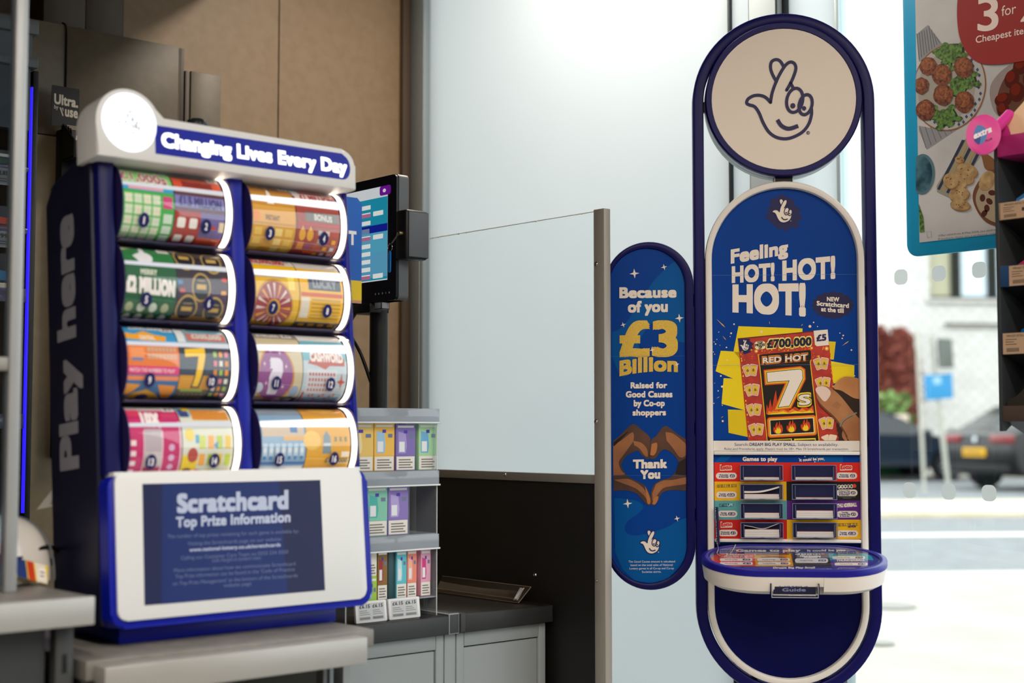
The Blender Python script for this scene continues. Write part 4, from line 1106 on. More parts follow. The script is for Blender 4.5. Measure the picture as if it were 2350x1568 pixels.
def card_art(m, k):
    """Print of scratchcard k in unit coordinates (0..1 across, 0..1 up)."""
    R = m.rect; t = m.text; Wt = M('#f2eee6', .4)

    def grid(x0, y0, x1, y1, nx, ny, col, gap=.25, L=3, tilt=0):
        for i in range(nx):
            for j in range(ny):
                a = x0 + (x1 - x0) * (i + gap / 2) / nx; c = x0 + (x1 - x0) * (i + 1 - gap / 2) / nx
                b0 = y0 + (y1 - y0) * (j + gap / 2) / ny; b1 = y0 + (y1 - y0) * (j + 1 - gap / 2) / ny
                R(a, b0, c, b1, col if isinstance(col, str) else col[(i + j * 3) % len(col)], L)

    def price(x, y, tx, bgc='#efe9e0', ink='#20205a'):
        R(x, y, x + .22, y + .10, bgc, 4); t(tx, x + .04, y + .025, x + .18, y + .025, .05, M(ink), 5, .04, res=1)
    if k == 1:
        R(0, 0, 1, 1, '#3fae4c', 0); R(0, .60, 1, 1, '#7fcf6e', 1); R(0, .60, 1, .645, '#2f9fd0', 2); R(.12, .61, .8, .65, '#e7a7b4', 3)
        t('WIN UP TO', .08, .90, .7, .89, .05, M('#8c4a3c'), 3, .04); t('£1,000s', .0, .72, .92, .69, .13, M('#f6e4da'), 3, .07); t('£1,000s', .01, .725, .90, .695, .12, M('#a24f62'), 4, .02); price(.74, .86, '£1')
        R(.02, .02, .74, .57, '#58c060', 2); grid(.02, .02, .74, .57, 4, 5, ('#e4e6cc', '#d8e6cc'), .18, 3); grid(.02, .02, .74, .57, 12, 5, '#35a06a', .86, 4); R(.78, .44, .96, .56, '#d2377c', 3); grid(.77, .03, .99, .40, 1, 3, '#cfe8d2', .2, 3)
    elif k == 2:
        R(0, 0, 1, 1, '#5b2a44', 0); R(0, .62, 1, 1, '#5a4238', 1); R(.02, .64, .98, .84, '#d9502c', 2); R(.2, .68, .8, .8, '#8c1f16', 3); t('MULTIPLIER', .25, .78, .78, .78, .07, M('#b85a42'), 4, .05); R(.2, .66, .85, .70, '#f3b29a', 4); price(.76, .82, '£2')
        R(0, .48, 1, .6, '#7d7cc0', 2); t('£1.5 MILLION', .08, .50, .94, .485, .09, M('#3b3a78'), 4, .05); R(0, .02, .52, .44, '#a82418', 2); R(.52, .16, 1, .44, '#6a5a9c', 2); R(.52, .02, 1, .16, '#d8552a', 2)
        for x, y in ((.14, .32), (.38, .32), (.14, .12), (.38, .12)): m.P(rr(x - .08, y - .055, x + .08, y + .055, .03), Wt, 3)
        R(.72, .27, .84, .31, '#c23a30', 3); R(.9, .25, 1, .36, '#e5d2b4', 3)
    elif k == 3:
        R(0, 0, 1, 1, '#c88a1e', 0); R(0, .78, 1, 1, '#b87a28', 1); t('£4 MILLION', .1, .84, .72, .82, .08, M('#7a4d18'), 3, .05); m.P([(.36, .62), (.44, .9), (.52, .62)], '#f4ecdc', 3); m.disc(.44, .68, .09, .06, '#f4ecdc', 3); price(.76, .86, '£5')
        R(.02, .42, .98, .60, '#e3a73a', 2); m.disc(.1, .48, .08, .06, '#f08c12', 3); t('INSTANT', .3, .45, .62, .44, .05, M('#8a5a18'), 4, .05); R(.02, .02, .98, .40, '#dca22c', 2); grid(.04, .03, .96, .38, 4, 3, ('#e8bf4e', '#d29626', '#f0d37c'), .3, 3)
    elif k == 4:
        R(0, 0, 1, 1, '#a33a2c', 0); R(0, .82, 1, 1, '#c0392a', 1); R(.04, .7, .96, .84, '#ead6cc', 2); t('£1 MILLION', .16, .73, .95, .72, .09, M('#b33a3a'), 3, .06); R(.0, .78, .18, .98, '#dcd6d6', 3); price(.76, .87, '£5')
        R(.2, .48, .98, .58, '#74716e', 2); t('BONUS', .4, .5, .82, .49, .06, M('#d8d4ce'), 3, .05); R(.05, .43, .98, .455, '#c2202a', 3); R(.45, .02, .98, .42, '#a9503e', 2)
        for x in (.14, .32):
            m.disc(x, .33, .075, .07, '#e5a51e', 3); m.P([(x - .03, .38), (x + .03, .38), (x, .43)], '#f0c040', 3); R(x - .07, .14, x + .07, .24, '#d68a2c' if x < .2 else '#8c3a5c', 3)
        grid(.47, .03, .97, .41, 3, 4, ('#f0a81e', '#d7dce8', '#e9cfc4', '#c4483a'), .45, 3); R(.26, .08, .5, .12, '#f05a1e', 4)
    elif k == 5:
        R(0, 0, 1, 1, '#0f5c36', 0); R(0, .7, 1, 1, '#2f7d44', 1); m.P([(0, .84), (.5, 1), (0, 1)], '#c8d0a0', 2); m.disc(.42, .74, .16, .085, '#e6e6ea', 3); m.P([(.34, .76), (.40, .95), (.47, .95), (.46, .76)], '#e6e6ea', 3); m.P([(.2, .76), (.3, .80), (.36, .72), (.28, .70)], '#e6e6ea', 3); price(.74, .84, '£10', '#f4f0ea', '#b0a898')
        t('MERRY', .3, .55, .62, .55, .05, M('#d2dcc8'), 3, .05); t('£2 MILLION', .02, .385, .97, .36, .13, M('#f2f0ee'), 4, .085); R(.25, .5, .7, .515, '#8fb69a', 2)
        for i in range(4):
            for j in range(2): m.disc(.16 + .23 * i + .02 * j - .04, .21 - .15 * j, .075, .06, '#cfe0d0' if (i + j) % 3 else '#a9b48e', 3, 14)
    elif k == 6:
        R(0, 0, 1, 1, '#2c2233', 0); R(0, .80, 1, 1, '#4a3f34', 1); R(0, .9, .2, .97, '#d8d2c8', 2); R(0, .0, 1, .12, '#b98e4c', 1); R(0, .2, 1, .5, '#3d2547', 1)
        for x, y, r in ((.2, .78, .2), (.74, .76, .2), (.47, .46, .19), (.22, .22, .21), (.76, .22, .2)):
            m.disc(x, y, r, r * .78, '#b79a52', 3, 26); m.disc(x, y, r * .86, r * .66, '#1e1d2c', 4, 26); R(x - r * .5, y - .02, x + r * .5, y + .03, '#c9a552', 5); R(x - r * .4, y + .06, x + r * .4, y + .075, '#8f7c4c', 5)
        for x, y, c in ((.05, .5, '#2c7ab8'), (.94, .55, '#d02a2a'), (.1, .42, '#c0392a'), (.92, .42, '#e09a22')): R(x - .05, y - .02, x + .05, y + .02, c, 4)
    elif k == 7:
        R(0, 0, 1, 1, '#e9b912', 0); R(0, .8, 1, 1, '#d6d2cc', 1); t('£2,000,000', .05, .83, .8, .82, .09, M('#c0302c'), 3, .06); price(.76, .86, '£2'); R(.02, .62, .7, .68, '#b9a17c', 2); R(.75, .5, .9, .66, '#f4dc5a', 2); m.disc(.43, .3, .44, .31, '#c8921a', 2, 36); m.disc(.43, .3, .41, .285, '#9c2f35', 3, 36)
        for i in range(16):
            a = 2 * math.pi * i / 16; m.P([(.43 + .14 * math.cos(a), .3 + .1 * math.sin(a)), (.43 + .38 * math.cos(a - .07), .3 + .265 * math.sin(a - .07)), (.43 + .38 * math.cos(a + .07), .3 + .265 * math.sin(a + .07))], '#dcd0c8' if i % 3 else '#d8a21e', 4)
        m.disc(.43, .3, .15, .10, '#d9a014', 5); R(.02, .0, .45, .1, '#cf9a1a', 6)
    elif k == 8:
        R(0, 0, 1, 1, '#edb70c', 0); R(0, .78, 1, 1, '#cfcac4', 1); R(.2, .52, .95, .68, '#4c5266', 2); t('LUCKY', .3, .55, .85, .545, .09, M('#8f949e'), 3, .06); R(.02, .45, .98, .49, '#d4552a', 2); R(.03, .2, .22, .44, '#e2d9c8', 3)
        for i in range(6): R(.27, .2 + .042 * i, .94, .212 + .042 * i, '#b58b16', 3)
        R(0, .03, 1, .14, '#5a4a34', 2); grid(.05, .05, .95, .13, 4, 1, '#d9a21e', .4, 3)
    elif k == 9:
        R(0, 0, 1, 1, '#2b6ca6', 0); R(0, .68, 1, 1, '#3a9bd0', 1); t('£300,000', .16, .88, .78, .87, .08, M('#e9f0f4'), 3, .05); price(.76, .84, '£3'); m.P([(.02, .8), (.2, .78), (.4, .84), (.6, .78), (.8, .76), (.78, .7), (.4, .70), (.02, .72)], '#f3a72a', 3); t('CENTRAL', .28, .715, .58, .71, .05, M('#f4e8d0'), 4, .05)
        R(0, .44, 1, .66, '#e57a34', 2); grid(.38, .5, .96, .64, 8, 2, '#c9a98c', .3, 3); R(.06, .52, .32, .62, '#f0955a', 3); R(.08, .49, .3, .52, '#6a7fae', 4); R(0, .36, 1, .44, '#e0307c', 2); t('MATCH THE NUMBERS TO PLAY', .04, .385, .92, .38, .035, M('#f4d4de'), 3, .03); R(0, .3, 1, .345, '#f08a56', 3)
        m.P([(0, .26), (.28, .25), (.1, .1), (0, .12)], '#f0a01c', 3); m.P([(.62, .25), (.96, .24), (.92, .04), (.78, .05)], '#f0951c', 3); m.P([(.04, 0), (.2, .14), (.42, .19), (.62, .13), (.8, .0)], '#efb01e', 3); m.disc(.4, .06, .12, .06, '#33306a', 4)
    elif k == 10:
        R(0, 0, 1, 1, '#2d3a4e', 0); R(0, .68, 1, 1, '#74a8b8', 1); R(.2, .72, .98, .84, '#c9766a', 2); t('£500,000', .3, .76, .9, .75, .07, M('#d8d4cc'), 3, .05); R(0, .7, .16, .92, '#dfe4e6', 3); price(.05, .90, '£5'); R(0, .0, .6, .2, '#5c5648', 2); R(.0, .2, .62, .36, '#d79a1c', 1)
        m.P([(.1, .62), (.5, .64), (.5, .56), (.38, .24), (.27, .24), (.36, .55), (.1, .54)], '#f3c51e', 5); m.P([(.06, .64), (.54, .66), (.54, .55), (.41, .22), (.24, .22), (.33, .52), (.06, .52)], '#2a3040', 4); R(.06, .17, .5, .2, '#86b84a', 3)
        grid(.64, .08, .98, .62, 3, 6, ('#9ac04a', '#f0982a', '#e07a90', '#e8e2d8', '#dc8a2a'), .4, 3); grid(.05, .02, .55, .15, 6, 2, '#8a7f64', .4, 3)
    elif k == 11:
        R(0, 0, 1, 1, '#cdbf9c', 0); R(0, .82, 1, 1, '#8f8a80', 1); t('£100,000', .12, .85, .62, .85, .06, M('#e8e2d8'), 3, .05); price(.68, .84, '£1'); m.disc(.4, .36, .42, .34, '#c98d1e', 2, 36); m.disc(.4, .37, .38, .31, '#8a3f86', 3, 36); R(0, 0, 1, .1, '#3a3430', 1); R(.02, .02, .3, .09, '#d8ccb6', 2); R(.5, .0, .9, .08, '#d6cec2', 2)
        t('?', .25, .19, .55, .19, .34, M('#dcd6e6'), 5, .07)
        for x, y in ((.14, .5), (.2, .3), (.62, .48), (.58, .26), (.3, .64), (.5, .62)): spark(m, x, y, .035, M('#e2c6e2'), 4)
        m.disc(.86, .2, .1, .075, '#8fa6c4', 4); m.disc(.06, .24, .09, .065, '#b9c6d4', 4); m.P([(.6, .1), (.7, .02), (.9, .12)], '#1c1a1c', 3)
    elif k == 12:
        R(0, 0, 1, 1, '#b9cbd6', 0); R(0, .55, 1, .8, '#6db0c0', 1); R(0, .8, 1, 1, '#e4e0dc', 1); m.P([(.1, .52), (.3, .66), (.6, .68), (.95, .58), (.95, .5), (.6, .5), (.5, .46), (.3, .5)], '#b7432e', 3); t('CASHWORD', .16, .55, .92, .54, .09, M('#efe6e0'), 4, .06); grid(.12, .2, .74, .44, 9, 4, '#bf5a52', .45, 3); R(.08, .18, .78, .46, '#ccd2da', 2); R(.02, .02, .98, .17, '#9fc0d4', 2); spark(m, .88, .33, .1, M('#c4523c'), 4)
        for i in range(9): R(.12 + .08 * i, .04 + .1 * abs(math.sin(i)), .17 + .08 * i, .08 + .1 * abs(math.sin(i)), '#d0604a', 4)
        R(.04, .02, .09, .2, '#c4483e', 4)
    elif k == 13:
        R(0, 0, 1, 1, '#c41f6a', 0); R(0, .86, 1, 1, '#d5ccc6', 1); R(.02, .76, .26, .88, '#d63f62', 2); R(.66, .74, .98, .82, '#d04470', 2); price(.74, .84, '£1'); t('10X', .26, .66, .62, .65, .15, M('#f4ecea'), 4, .08); R(.28, .24, .62, .62, '#b9aeb8', 2); R(.3, .26, .6, .4, '#d0c8c8', 3); R(.3, .04, .58, .22, '#b01f5c', 3)
        for i in range(5): R(.02, .06 + .1 * i, .12, .11 + .1 * i, '#eedde2', 3)
        R(.26, .0, .28, .6, '#e7c3cf', 4); R(.61, .0, .635, .6, '#e9cdd6', 4); R(.96, 0, .99, .7, '#e6c9d2', 4)
        for i in range(4): m.disc(.8, .14 + .1 * i, .06, .035, '#d9b0d4', 3, 10)
    elif k == 14:
        R(0, 0, 1, 1, '#d8dccc', 0); R(0, .78, 1, 1, '#8fc4d0', 1); R(.25, .72, .98, .9, '#d98f3a', 2); R(.02, .76, .2, .9, '#3a4a86', 3); R(.12, .86, .26, .96, '#f0cc2a', 4); R(0, .1, .3, .36, '#ecd016', 2); grid(.3, .04, .98, .58, 4, 3, ('#b6cc2c', '#e6c42a', '#c9d84a', '#f0a83a'), .3, 3)
        m.disc(.2, .36, .1, .075, '#b5402e', 4); m.disc(.13, .15, .11, .07, '#7c3328', 4); m.disc(.14, .56, .09, .06, '#e9cf3a', 4); m.P([(.6, .46), (.7, .5), (.68, .42)], '#3a92c4', 5); R(.28, .16, .36, .2, '#e84a80', 5); R(.25, .48, .32, .56, '#3fa2c8', 4); R(0, .0, 1, .06, '#8fa4a0', 2)
    elif k == 15:
        R(0, 0, 1, 1, '#86a9c8', 0); R(0, .8, 1, 1, '#8c98a8', 1); R(.04, .54, .96, .64, '#c9b49a', 2); R(.5, .5, .96, .54, '#e0a848', 3); R(.66, .58, .82, .66, '#2f6fb0', 4); grid(.02, .3, .98, .5, 7, 1, '#b6d0e4', .3, 3)
        for i in range(7): m.disc(.085 + .137 * i, .40, .04, .03, '#dfe9f0', 4, 12); R(.05 + .137 * i, .30, .12 + .137 * i, .34, '#3f7fb8', 4)
        R(0, .24, 1, .275, '#3a6fb0', 2); R(.0, .14, .98, .22, '#dfe2e4', 2); R(.6, .15, .95, .21, '#f4efe6', 3); R(0, 0, 1, .12, '#8a8e90', 2)
    else:
        R(0, 0, 1, 1, '#e2a61a', 0); R(0, .78, 1, 1, '#d8983a', 1); m.disc(.12, .5, .2, .1, '#eec04a', 2); m.P([(.36, .36), (.38, .54), (.46, .6), (.54, .54), (.56, .36)], '#7a8d98', 3); R(.38, .44, .54, .47, '#c8d4d8', 4); grid(.6, .46, .95, .56, 3, 1, '#8a7f4a', .5, 3); R(.5, .24, .98, .3, '#d9c7a0', 3); R(.8, .32, .98, .38, '#f2e8d4', 3); grid(.6, .02, .98, .16, 4, 1, '#caa23a', .5, 3); R(.26, .02, .46, .16, '#c9a878', 3); m.disc(.5, .9, .3, .05, '#efb54e', 3)
        t('£100,000', .44, .26, .96, .255, .05, M('#8a6a20'), 4, .04)


kk = 0
for ri, (b0, b1) in enumerate(ROWS):
    for bi, (a0, a1) in enumerate(BAYS):
        f = curve(b0, b1); xr = a1 - .0165; xm = (a0 + xr) / 2
        # tray of the bin: dark end plates, floor lip and lit edge
        m = MB(DF); prf = [f(i / 20) for i in range(21)]
        for e0, e1_ in ((a0 - .0008, a0 + .0008), (a1 - .001, a1 + .0004)):
            ring_ = [(h, z) for h, z in prf] + [(b1, -.05), (b0, -.05)]; n = len(ring_)
            vs = [(a, h, z) for a in (e0, e1_) for h, z in ring_]
            m.add(vs, [(i, (i + 1) % n, n + (i + 1) % n, n + i) for i in range(n)] + [tuple(range(n)), tuple(reversed(range(n, 2 * n)))], M('#2a2456', .3))
        m.box(a0, a1, b0 - .003, b0, -.05, .012, M('#3a3550', .25), .001); m.box(a0, a1, b0, b1, -.055, -.050, M('#20203a', .5))
        bn_ = m.build('card_bin', dp)
        m = MB(DF); vs = []; fs = []
        for i in range(21):
            h, z = prf[i]; vs += [(a0 + .001, h, z), (a1 - .001, h, z)]
        fs = [(2 * i, 2 * i + 1, 2 * i + 3, 2 * i + 2) for i in range(20)]
        m.add(vs, fs, clear('bin_cover', '#fdfdff', 1.75)); cv = m.build('curved_cover', bn_)
        m = MB(DF); vs = []; fs = []; g = curve(b0, b1, 1, .03)
        lo = 0 if True else 4
        for i in range(21):
            h, z = g(i / 20); vs += [(xr + .0025, h, z), (a1 - .002, h, z - .001)]
        m.add(vs, fs or [(2 * i, 2 * i + 1, 2 * i + 3, 2 * i + 2) for i in range(20)], LEDW); le = m.build('lit_edge', bn_); le['label'] = 'glowing curved edge strip'
        m = MB(DF, None, 0, .0002); m.P([(a0 + .002, .635), (xr + .001, .635), (xr + .001, .745 if bi else .69), (a0 + .002, .70 if bi else .675)], glow('#fbfbff', 1.4 if bi else .8), 0)  # reflection streak of the curved cover, painted as a glowing band
        m.slices = NVS; m.wrap = wrapper(b0, b1, .035); m.build('painted_streak', bn_, smooth=False)['label'] = 'painted glowing reflection streak across the bin'
        for ci, (x0, x1) in enumerate(((a0 + .0015, xm - .0008), (xm + .0008, xr))):
            kk += 1; lab, k = CARD[kk - 1]
            m = MB(DF, (lambda u, v, x0=x0, x1=x1: (x0 + (x1 - x0) * u, v)), 0, .00012); m.up = 1
            card_art(m, k); m.slices = NVS; m.wrap = wrapper(b0, b1, .07)
            tag(m.build('scratchcard', smooth=False), lab + ', in the dispenser', 'scratchcard', 'scratchcards in the dispenser bins')
            u0 = (.40, .62)[ci] if kk not in (9,) else .42
            m = MB(DF, (lambda u, v, x0=x0, x1=x1: (x0 + (x1 - x0) * u, v)), .0006, .0003); m.up = 1
            m.P(ell(u0, .31, .105, .075, 18), BADGE, 0); wd = {1: .028, 11: .075}.get(k, .055 if k < 10 else .10)
            m.text(str(k), u0 - wd / 2, .279, u0 + wd / 2, .277, .066, M('#f4f2f8'), 1, .03)
            m.slices = NVS; m.wrap = wrapper(b0, b1, 0); m.build('number_badge', cv, smooth=False)
# lower panel with the screen
m = MB(DF); m.prism(rr(-.0095, -.0045, .5035, .2455, .024, 6), -.02, .028, DBR, .006); m.build('lower_housing', dp)
m = MB(DF); q0 = rr(.0015, .008, .488, .2462, .016, 6); m.prism(q0, .0275, .0325, M('#dadee2', .4), .002); m.box(.0015, .488, .2405, .2478, -.015, .03, M('#d6dade', .4), .001); bz = m.build('bezel', dp); bz['label'] = 'white screen bezel'
TL = lambda x, y: DF.px(x, y, .033)
m = MB(DF, TL, .0330, .0003); m.prism([TL(*p) for p in ((332, 1390), (746, 1355), (735, 1102), (327, 1111))], .0322, .0328, '#0a1a44')
m.P([(332, 1390), (746, 1355), (735, 1102), (327, 1111)], glow('#141f54', .6), 0)
m.P([(370, 1387), (660, 1362), (640, 1105), (372, 1110)], glow('#082a70', .7), 1)
SW = glow('#c6cde0', .8); S2 = glow('#8793b8', .6)
c9 = lambda x, y: (200 + x / 3.027, 1050 + y / 3.027)


def T9(t, x0, y0, x1, y1, h, mat, bold):
    a, b_ = c9(x0, y0), c9(x1, y1); m.text(t, a[0], a[1], b_[0], b_[1], h / 3.027, mat, 3, bold)


T9('Scratchcard', 622, 380, 1396, 352, 118, SW, .05); T9('Top Prize Information', 615, 484, 1410, 446, 66, SW, .04)
for t_, x0, x1, y0, y1, bo in (('The number of top prizes remaining for each game is available by:', 555, 1468, 562, 524, .0), ('Visiting the Scratchcards page on our website:', 697, 1350, 612, 578, .0), ('www.national-lottery.co.uk/scratchcards', 708, 1342, 655, 618, .025),
                               ('Calling our Customer Care Team on 0333 234 5050', 650, 1394, 712, 668, .0), ('(calls charged at standard rates)', 866, 1204, 728, 708, .0), ('More information about how we communicate Scratchcard', 602, 1444, 798, 750, .0),
                               ("Top Prize information can be found in the 'Code of Practice", 610, 1440, 840, 788, .0), ("on Top Prize Management' at the bottom of the Scratchcards", 592, 1460, 890, 832, .0), ('website page', 945, 1138, 902, 888, .0)):
    T9(t_, x0, y0, x1, y1, 24, SW if bo else S2, bo)
sr_ = m.build('screen', dp, smooth=False); sr_['label'] = 'dark blue information screen'
# round knob on the back of the header
kp = onY(452, 288, 2.42); m = MB()
m.lathe([(.006, -.10), (.006, -.012), (.018, -.010), (.0215, -.004), (.0218, .002), (.019, .008), (.012, .012), (.003, .0135)], (kp.x, 2.42, kp.z), (0, 0, 1), M('#23282c', .25), 32)
m.build('rear_knob', dp)['label'] = 'black rounded knob behind the header'

# =================================================================== CLEAR SHELF WITH SMALL BOXES
vs_t = thing('clear_shelf', 'clear acrylic three tier shelf of small pastel boxes on the black worktop', 'shelf', (1.80, 2.47, TZ))
VX0, VX1, VY0, VY1 = 1.672, 1.908, 2.425, 2.525
for x in (VX0, VX1 - .003):
    m = MB(); m.box(x, x + .003, VY0, VY1, TZ, 1.342, clear('shelf_side', '#f2f5f7', 1.42, .03, .14, '#cdd4da')); m.build('side_panel', vs_t)
for x in (VX1, VX0):
    m = MB(); m.tube([(x, VY0, TZ), (x, VY0, 1.342), (x, VY1, 1.342), (x, VY1, TZ)], .0009, M('#e6ecf0', .2), 6); m.build('edge', vs_t)
m = MB(); m.box(VX0, VX1, VY1 - .003, VY1, TZ, 1.342, clear('shelf_back', '#e9edf0', 1.4, .05, .12, '#cdd4da')); m.build('back_panel', vs_t)
LIP = clear('shelf_lip', '#dde6ee', 1.5, .05, .45, '#c3ccd8')
for z0, z1 in ((1.3115, 1.342), (1.178, 1.209), (1.0425, 1.0735)):
    m = MB(); m.box(VX0, VX1, VY0 + .002, VY1 - .003, z0 - .0015 if z0 > 1.3 else z1 - .001, z1 if z0 > 1.3 else z1 + .0015, LIP) if z0 < 1.3 else m.box(VX0, VX1, VY0 + .002, VY1 - .003, z1 - .002, z1, LIP)
    m.box(VX0 - .003, VX1 + .003, VY0 - .004, VY0 - .001, z0, z1, LIP, .0006); m.box(VX0 - .003, VX1 + .004, VY0 - .0075, VY0 - .0042, z0 - .0015, z0 + .0025, M('#e6ebf2', .25), .0006)
    m.build('shelf_lip', vs_t)
m = MB(); m.box(VX0, VX1, VY0 + .002, VY1 - .003, .938, .9405, LIP); m.box(VX0 + .01, VX0 + .02, VY0 + .02, VY1 - .02, TZ, .938, ACR); m.box(VX1 - .02, VX1 - .01, VY0 + .02, VY1 - .02, TZ, .938, ACR); m.build('base_plate', vs_t)


def small_box(px0, px1, ytop, zb, c1, c2, label, slim=False, y=2.440, top_warn=False):
    A = onY(px0, ytop, y); B_ = onY(px1, ytop, y); h = A.z - zb; wd = B_.x - A.x
    f_ = Fr((A.x, y, zb), (1, 0, 0), (0, 0, 1)); m = MB(f_, lambda u, v: (wd * u, h * v), .0002, .0002); m.up = 1
    m.box(0, wd, 0, h, -.045, 0, M(c1, .4), .0008)
    o = (0, .0)[0]; w0, w1 = ((.0, .30) if not top_warn else (.50, 1.0)); b0, b1 = ((.32, 1.0) if not top_warn else (0, .48))
    m.rect(.03, w0 + .01, .97, w1, M('#ebe9e4', .5), 0)
    nL = 4
    for i in range(nL): m.rect(.14, w0 + .05 + .055 * i, .86 - .1 * (i % 2), w0 + .075 + .055 * i, M('#77746f', .5), 1)
    m.rect(.0, b0, 1, b1, M(c1, .4), 0); m.P([(.12, b0 + .05), (.5, b0 + .05), (.56, b0 + .2), (.5, b1 - .2), (.12, b1 - .16)], M(c2, .4), 1); m.rect(.16, b0 + .08, .44, b0 + .3, M('#e9eef6', .4), 2)
    m.rect(.08, b1 - .075, .92, b1 - .03, M('#f2f2ec', .4), 1); m.rect(.4, b1 - .2, .58, b1 - .13, M('#4c3fb0', .4), 2); m.rect(.68, b1 - .3, .9, b1 - .22, M('#6f7f9c', .4), 2); m.text('LOST', .1, b1 - .07, .6, b1 - .07, .035, M('#8f8aa8'), 3, .03, res=1) if False else None
    tag(m.build('small_box'), label, 'box', 'small boxes on the clear shelf')


for a in ((800, 857, 972, 1.2105, '#eecb72', '#f6e3a8', 'pale orange small box on the top tier, half hidden by the dispenser'), (859, 905, 972, 1.2105, '#efc056', '#9fc9ea', 'orange small box with blue print on the top tier of the clear shelf'),
          (909, 953, 974, 1.2105, '#8272bd', '#a79bd8', 'purple small box on the top tier of the clear shelf'), (961, 1003, 973, 1.2105, '#aadcab', '#6fb2e2', 'pale green small box on the top tier of the clear shelf'),
          (790, 838, 1120, 1.075, '#7fcbd0', '#bfe6ea', 'turquoise small box on the middle tier, half hidden by the dispenser'), (842, 889, 1119, 1.075, '#86cdb6', '#4fb7b0', 'green small box in the centre of the middle tier'), (891, 937, 1118, 1.075, '#8c79c4', '#b4a6e0', 'purple small box on the middle tier of the clear shelf')): small_box(*a)
for a in ((812, 838, 1268, .941, '#c9dca2', '#8a6fb8', 'slim green and purple box at the left of the lowest tier'), (842, 865, 1268, .941, '#a6cf4c', '#7fb6e2', 'slim lime box with a white top on the lowest tier', True, 2.44, True), (867, 889, 1266, .941, '#8f6a34', '#a03038', 'slim brown and red box on the lowest tier'),
          (910, 933, 1266, .941, '#62c3d6', '#bfe8f0', 'slim sky blue box on the lowest tier'), (935, 956, 1264, .941, '#eb8f7c', '#f3b8a4', 'slim coral box on the lowest tier'), (966, 988, 1263, .941, '#e2a8c4', '#d23a86', 'slim pink box at the right of the lowest tier')): small_box(*a)
A = onY(891, 1268, 2.445); B_ = onY(908, 1268, 2.445); m = MB(); m.box(A.x, B_.x, 2.445, 2.49, .941, A.z, M('#33535c', .4), .0008); tag(m.build('small_box'), 'slim dark teal box on the lowest tier', 'box', 'small boxes on the clear shelf')
for px0, px1, y0, y1, lab in ((818, 889, 1372, 1421, 'white shelf price label at the foot of the clear shelf, nearer the dispenser'), (894, 965, 1368, 1415, 'white shelf price label at the foot of the clear shelf, right one')):
    A = onY(px0, y1, 2.418); B_ = onY(px1, y1, 2.418); wd = B_.x - A.x; f_ = Fr((A.x, 2.418, TZ + .001), (1, 0, 0), (0, .12, 1)); h = .043
    m = MB(f_, lambda u, v: (wd * u, h * v), .0003, .0002); m.up = 1; m.prism(rr(0, 0, wd, h, .002), -.006, 0, M('#e6e8ec', .35), .0008); m.rect(.08, .1, .92, .9, M('#c3c8cd', .4), 0)
    for x in (.12, .54): m.text('£6.15', x, .68, x + .34, .68, .16, M('#33363c'), 1, .03, res=1)
    for i in range(3): m.rect(.12, .36 + .09 * i, .46 - .05 * i, .39 + .09 * i, M('#7a7f86'), 1); m.rect(.54, .36 + .09 * i, .86 - .05 * i, .39 + .09 * i, M('#7a7f86'), 1)
    for i in range(14): m.rect(.12 + .024 * i, .14, .133 + .024 * i, .26, M('#22252a'), 1); m.rect(.54 + .024 * i, .14, .553 + .024 * i, .26, M('#22252a'), 1)
    tag(m.build('price_label', smooth=True), lab, 'price label', 'price labels of the clear shelf')

# =================================================================== TILL MONITOR
mx = 1.90
mo = thing('till_monitor', 'black till monitor on a pole showing a turquoise form, facing the dispenser', 'monitor', (mx + .03, 2.66, TZ))
MF = Fr((mx, 2.566, 1.588), (0, -1, 0), (0, 0, 1)); MW, MH = .33, .286
m = MB(MF); m.prism(rr(-MW, 0, 0, MH, .012), -.034, 0, M('#0d0e10', .3), .0); m.prism(rr(-MW, 0, .001, MH + .001, .012), -.034, -.006, M('#5b6166', .4), .001); m.build('housing', mo)['label'] = 'grey edged black housing'
TM = lambda x, y: MF.px(x, y, .0008)
c7 = lambda x, y: (760 + x / 4.125, 380 + y / 4.125)
q1, q2 = TM(*c7(498, 1085)), TM(*c7(568, 178)); 
SB, STp, SRt = q1[1], q2[1], (q1[0] + q2[0]) / 2
m = MB(MF, None, .0006, .0002); m.up = 1
m.P([(-MW + .012, SB), (SRt, SB), (SRt, STp), (-MW + .012, STp)], glow('#d3d8dc', .75), 0)
hS = STp - SB; U = lambda u, v: (SRt - .205 + .205 * u, SB + hS * v)
m.T = U; m.up = 1
m.rect(-.5, .012, 1, .30, glow('#5fa9cf', .62), 1); m.rect(-.5, .30, 1, .55, glow('#58b0d0', .62), 1); m.rect(-.5, .55, 1, .885, glow('#1c9cba', .6), 1); m.rect(-.5, .012, 1, .04, glow('#17a0b8', .6), 2)
m.P(rr(.85, .90, 1.06, 1.0, .03), glow('#7a14a0', .55), 2); m.disc(.94, .95, .03, .02, glow('#e8d8f0', .7), 3)
FW_ = glow('#e3e6e2', .75); PKF = glow('#c8749c', .6)
for i, kd in enumerate('wpwnpwwwwp'):
    y = .80 - .0835 * i
    if kd == 'n': m.rect(.0, y - .03, 1, y + .05, glow('#0a1e9c', .6), 2); m.P(rr(.05, y - .03, .66, y + .022, .004), glow('#7c92b4', .6), 3); continue
    m.P(rr(.05, y - .022, .68, y + .024, .006), FW_ if kd == 'w' else PKF, 3); m.rect(.30, y + .03, .48, y + .036, glow('#2a4a90', .4), 3)
    if kd == 'p': m.P(rr(.73, y - .02, .92, y + .03, .006), FW_, 3); m.rect(.05, y + .016, .68, y + .028, FW_, 4)
m.build('screen', mo, smooth=False)['label'] = 'lit turquoise form screen'
m = MB(MF, None, .0012, .0002)
